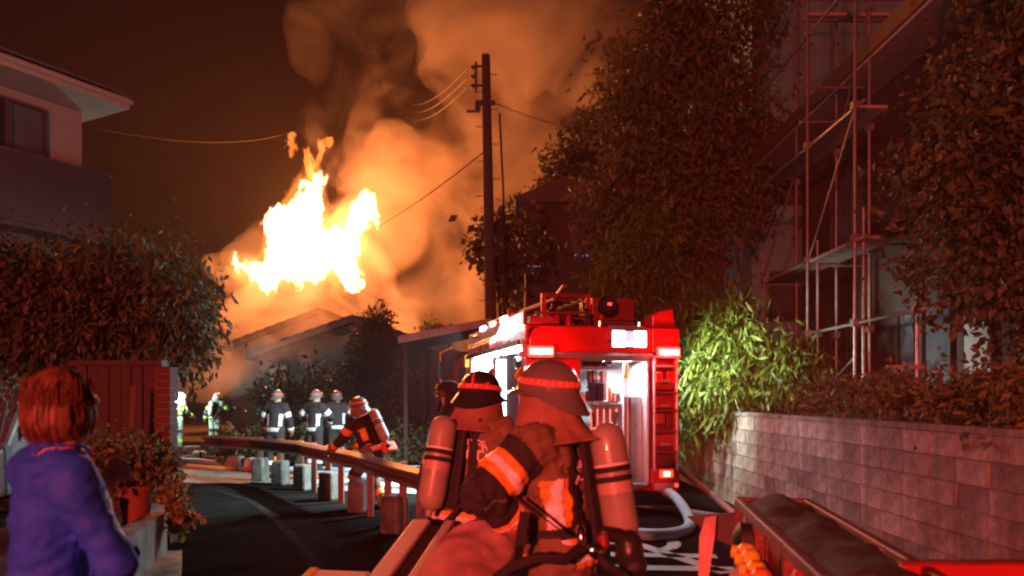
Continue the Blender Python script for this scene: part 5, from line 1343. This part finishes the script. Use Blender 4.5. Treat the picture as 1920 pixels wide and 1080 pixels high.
gz = zt - .03 + .05 * (1 - ((gx) / hw) ** 2) + .022 * fbm(gp * 9, 4, 3)
vs = np.stack([gx, gy, gz], -1).reshape(-1, 3)
fs = [(i * 30 + j, (i + 1) * 30 + j, (i + 1) * 30 + j + 1, i * 30 + j + 1) for i in range(8) for j in range(29)]
o = MB().add(vs.tolist(), fs).build('cover', M_cover, ct, smooth=True); s_ = o.modifiers.new('thickness', 'SOLIDIFY'); s_.thickness = .012
for i, (y, z, sy, sz, m_) in enumerate([(.66, .92, .5, .16, M_rcart), (.66, .62, .5, .22, mat('pinkish_panel', (.5, .20, .2), .35)), (0, .92, .5, .16, M_red2), (0, .60, .55, .26, M_rcart), (-.62, .9, .5, .18, M_rcart), (-.62, .6, .5, .25, M_red2)]):
    MB().box((-hw + .05, y, z), (.05, sy, sz)).build('side_panel', m_, ct, bevel=.01)
MB().box((-hw - .01, .62, .855), (.03, .46, .035)).box((-hw - .01, .62, .70), (.03, .46, .02)).build('panel_trim', M_chrome, ct, bevel=.005)
MB().lathe([(.04, 0), (.075, .02), (.075, .09), (.03, .12)], axis_matrix((-hw + .02, .42, .95), (-hw - .5, .42, .95)), 14).build('black_reel', M_black, ct, smooth=True)
MB().lathe([(.03, 0), (.03, .03)], axis_matrix((-hw - .03, .56, .93), (-hw - .5, .56, .93)), 12).build('reflector', M_tail_off if 'M_tail_off' in globals() else mat('red_reflector', (.7, .03, .03), .2), ct)
for i in range(6):
    y = .30 - i * .13
    MB().lathe([(.03, 0), (.048, .015), (.048, .06), (.03, .075), (.03, .1)], axis_matrix((-hw - .02, y, .90 + .012 * (i % 2) - i * .012), (-hw - .2, y + .06, .92 - i * .012)), 12).build('coupling', M_yel if i not in (3,) else M_orange, ct, smooth=True)
for i in range(4):
    MB().tube([(-hw - .04, .36 - i * .2, .83), (-hw - .10, .30 - i * .2, .80), (-hw - .05, .22 - i * .2, .78)], .035, 8).build('pale_hose_end', M_hosep, ct, smooth=True)
for y in (-.55, .55):
    wv = MB().tube([(-hw - .05 + .0001 * k, y + .20 * math.cos(a), .27 + .20 * math.sin(a)) for k, a in enumerate(np.linspace(0, 6.283, 25))], .045, 8).build('wheel', M_black, ct, smooth=True)
    MB().lathe([(.03, -.03), (.16, -.02), (.16, .02), (.03, .03)], axis_matrix((-hw - .05, y, .27), (-hw - 1, y, .27)), 14).build('rim', M_steel, wv, smooth=True)
MB().prism([(0, 0), (.02, .20), (-.27, .17), (-.12, .05)], .03, Matrix(((1, 0, 0, -hw), (0, 0, 1, hl - .02), (0, 1, 0, zt - .27), (0, 0, 0, 1)))).build('end_flap', mat('flap', (.06, .025, .02), .5), ct, bevel=.006)
MB().tube([(-hw - .01, -.30, zt), (-hw - .04, -.30, .75)], .012, 8).build('upright_rod', M_chrome, ct, smooth=True)
MB().lathe([(.05, 0), (.06, .02), (.06, .2), (.05, .22)], Matrix.Translation((-hw + .03, -.52, .80)), 14).build('red_canister', M_red, ct, smooth=True)

tp = thing('barrier_tape', 'pinkish red strip of tape hanging from the end of the hose cart', 'tape', (1.01, 3.93, .97))
m = MB(); pts = [(0, 0, .02), (-.02, -.01, -.08), (-.045, -.03, -.30), (-.075, -.05, -.55), (-.10, -.08, -.96)]
vs = []
for i, p in enumerate(pts):
    q = .028 + .01 * math.sin(i * 1.7)
    vs += [(p[0] - q, p[1] + .012 * i % .02, p[2]), (p[0] + q, p[1], p[2] + .01)]
m.add(vs, [(2 * i, 2 * i + 1, 2 * i + 3, 2 * i + 2) for i in range(4)])
o = m.build('tape', mat('tape_plastic', (.55, .24, .22), .4, vary=.2), tp); s_ = o.modifiers.new('thickness', 'SOLIDIFY'); s_.thickness = .003

bd = thing('red_panel', 'plain bright red board standing at the lower right corner', 'panel', (1.42, 2.42, 0), R(2))
MB().box((0, 0, .86), (.42, .035, .44)).build('board', mat('bright_red_board', (.42, .018, .016), .45, vary=.2, scale=2.5), bd, bevel=.006)
MB().box((0, 0, 1.085), (.424, .039, .010)).build('rim', M_rcart, bd, bevel=.004)
for x in (-.19, .19): MB().box((x, .01, .33), (.03, .03, .66)).build('leg', M_rcart, bd)
for x in (-.10, .12): MB().lathe([(.012, 0), (.012, .006), (.004, .009)], axis_matrix((x, -.018, 1.03), (x, -1, 1.03)), 10).build('rivet', M_rcart, bd)
pw_ = thing('cloth_bundle', 'small pale pink cloth hanging between the hose cart and the red board', 'cloth', (1.15, 2.42, .7))
hv, hq, _, _ = sdf_body([('rc', V3(1.17, 2.43, 1.06), V3(1.11, 2.42, .92), .024, .045, 'c', .03), ('rc', V3(1.11, 2.42, .92), V3(1.05, 2.40, .74), .045, .05, 'c', .03)], .008, pad=.03, fold=.012)
link('cloth', np_mesh('cloth', hv - np.array((1.15, 2.42, .7)), hq, mat('pale_pink_cloth', (.62, .42, .38), .9, bump=.3)), pw_)

# stretcher at the bottom, between the camera and the crew
st = thing('stretcher', 'white stretcher with a pinkish blanket at the bottom, beside the crew', 'stretcher', (-.34, 3.25, 0), R(-10))
M_wp = mat('white_panel', (.62, .60, .60), .5, vary=.1)
zb = .86
MB().box((-.27, .05, zb), (.10, 1.5, .04)).box((-.12, .05, zb), (.05, 1.5, .04)).build('side_rail', M_wp, st, bevel=.012)
MB().box((-.19, .05, zb - .02), (.09, 1.46, .02)).build('gap_shade_strip', M_coatd, st)  # dark strip stands in for the shade in the gap between rails
MB().box((.08, .05, zb - .04), (.38, 1.46, .06)).build('bed', M_frame, st, bevel=.02)
gx, gy = np.meshgrid(np.linspace(-.10, .30, 22), np.linspace(-.75, .70, 50), indexing='ij')
gp = np.stack([gx, gy, gx * 0], -1)
gz = zb + .02 + .085 * np.clip(1 - ((gx - .10) / .22) ** 2, -.9, 1) + .022 * fbm(gp * np.array([10, 6, 1]), 8, 3) - .05 * (gy > .6)
o = MB().add(np.stack([gx, gy, gz], -1).reshape(-1, 3).tolist(), [(i * 50 + j, (i + 1) * 50 + j, (i + 1) * 50 + j + 1, i * 50 + j + 1) for i in range(21) for j in range(49)]).build('blanket', mat('pinkish_blanket', (.62, .34, .32), .9, vary=.18, scale=5, bump=.3, bscale=120), st, smooth=True)
s_ = o.modifiers.new('thickness', 'SOLIDIFY'); s_.thickness = .02
MB().box((.22, -.30, zb + .085), (.16, .5, .03), Euler((0, R(24), 0))).build('grey_pad', mat('grey_pad', (.33, .28, .24), .9, vary=.2, scale=12, bump=.4), st, bevel=.014)
eb = MB().box((-.47, -.02, zb - .0), (.30, .36, .05)).build('end_board', M_wp, st, bevel=.012)
MB().box((-.59, .06, zb + .005), (.045, .22, .052)).build('yellow_corner', M_yel, eb, bevel=.01)
for x in (-.25, .24):
    for y in (-.6, .7):
        lg = MB().tube([(x, y, zb - .04), (x * .9, y * .92, .12)], .018, 8).build('leg', M_steel, st, smooth=True)
        MB().lathe([(.03, -.02), (.07, -.02), (.07, .02), (.03, .02)], axis_matrix((x * .9, y * .92, .075), (x * .9 + 1, y * .92, .075)), 14).build('caster', M_black, lg, smooth=True)

Tl = Matrix.Translation((0, -.2, zb - .14)) @ Matrix.Rotation(R(13), 4, 'X') @ Matrix.Translation((0, .2, -zb))
for o in list(st.children):
    if not o.name.startswith(('leg',)): o.matrix_basis = Tl
# breathing mask and regulator hanging at the near firefighter's hip
def a_part(o): return o
Rz = Matrix.Rotation(-A_['root'].rotation_euler.z, 4, 'Z') @ Matrix.Translation(-A_['root'].location)
def L_(px, py, Y): return Rz @ at(px, py, Y)
q = L_(1180, 1032, 3.18)
mk = [('el', np.array(q), np.eye(3), (.062, .058, .085), 'm', .02), ('rc', L_(1160, 1005, 3.16), L_(1135, 1000, 3.14), .034, .03, 'm', .02), ('rc', L_(1195, 1060, 3.16), L_(1170, 1075, 3.16), .04, .03, 'm', .02)]
mv, mq, _, _ = sdf_body([mk[0]] + [('rc', a[1], a[2], a[3], a[4], a[5], a[6]) for a in mk[1:]], .008, pad=.03, fold=.006)
link('breathing_mask', np_mesh('breathing_mask', mv, mq, mat('mask_rubber', (.02, .02, .02), .35)), A_['root'])
for nm, (a, b_), r_, m_ in (('regulator', (L_(1088, 985, 3.1), L_(1092, 1025, 3.08)), .02, M_chrome), ('regulator', (L_(1130, 1000, 3.1), L_(1133, 1030, 3.08)), .024, M_red2), ('pressure_gauge', (L_(1110, 1030, 3.08), L_(1118, 1034, 3.02)), .03, M_chrome)):
    MB().tube([a, a.lerp(b_, .15), a.lerp(b_, .85), b_], [r_ * .6, r_, r_, r_ * .6], 12).build(nm, m_, A_['root'], smooth=True)
MB().tube([L_(1090, 1025, 3.08), L_(1060, 1050, 3.0), L_(1010, 1045, 2.98), L_(960, 1062, 3.0), L_(930, 1085, 3.05)], .022, 8).build('breathing_tube', M_strap, A_['root'], smooth=True)
MB().tube([L_(1120, 1040, 3.06), L_(1140, 1062, 3.02), L_(1175, 1080, 3.05)], .018, 8).build('breathing_tube', M_strap, A_['root'], smooth=True)
for a, b_ in (((965, 930), (1065, 1005)), ((985, 960), (965, 1085))):
    p_ = [L_(*a, 3.08), L_((a[0] + b_[0]) / 2, (a[1] + b_[1]) / 2, 3.04), L_(*b_, 3.06)]
    MB().bar(p_[0], p_[1], .045, .008).bar(p_[1], p_[2], .045, .008).build('waist_strap', M_strap, A_['root'])

# dark van at the far left, mostly behind the bystander
cr = thing('parked_van', 'dark parked van behind the bystander with its amber mirror lamp lit', 'van', (-7.42, 10.0, 0), R(8))
Mv = Matrix(((0, 0, 1, -.74), (1, 0, 0, 0), (0, 1, 0, 0), (0, 0, 0, 1)))
M_van = mat('van_paint', (.10, .10, .11), .3, vary=.08, coat=.4)
MB().prism([(0, .28), (3.4, .28), (3.4, 1.60), (3.25, 1.70), (1.0, 1.72), (.72, 1.62), (.22, 1.0), (.02, .92)], 1.48, Mv).build('body', M_van, cr, bevel=.06)
MB().prism([(-.62, 0), (.62, 0), (.54, .70), (-.54, .70)], .02, Matrix.Translation((0, .235, 1.01)) @ Matrix.Rotation(R(53), 4, 'X')).build('windscreen', M_glass, cr)
for sg in (-1, 1):
    MB().prism([(.62, 1.02), (2.0, 1.02), (2.0, 1.58), (1.0, 1.58)], .02, Matrix(((0, 0, 1, sg * .745 - .01), (1, 0, 0, 0), (0, 1, 0, 0), (0, 0, 0, 1)))).build('side_window', M_glass, cr)
    mr = MB().box((sg * .86, .55, 1.14), (.16, .09, .20)).box((sg * .78, .58, 1.08), (.1, .05, .05)).build('side_mirror', M_van, cr, bevel=.03)
    MB().box((sg * .87, .50, 1.20), (.15, .03, .055)).build('indicator', mat('amber_lamp', (.8, .5, .02), .3, emit=(1, .62, .02), estr=2.2 if sg > 0 else 0, vary=0), mr, bevel=.008)
    hl_ = MB().box((sg * .56, .02, .80), (.28, .06, .17)).build('headlight', M_glass, cr, bevel=.03)
    for y in (.62, 2.75):
        wv = MB().lathe([(.17, -.08), (.26, -.08), (.28, -.05), (.28, .05), (.26, .08), (.17, .08)], axis_matrix((sg * .66, y, .28), (sg * .66 + 1, y, .28)), 20).build('wheel', M_black, cr, smooth=True)
        MB().lathe([(.03, -.06), (.17, -.075), (.17, .075), (.03, .06)], axis_matrix((sg * .66, y, .28), (sg * .66 + 1, y, .28)), 16).build('rim', M_steel, wv, smooth=True)
MB().box((0, -.02, .48), (1.4, .1, .2)).build('bumper', M_frame, cr, bevel=.03)
MB().box((0, -.08, .50), (.33, .015, .165)).build('number_plate', M_inner, cr)
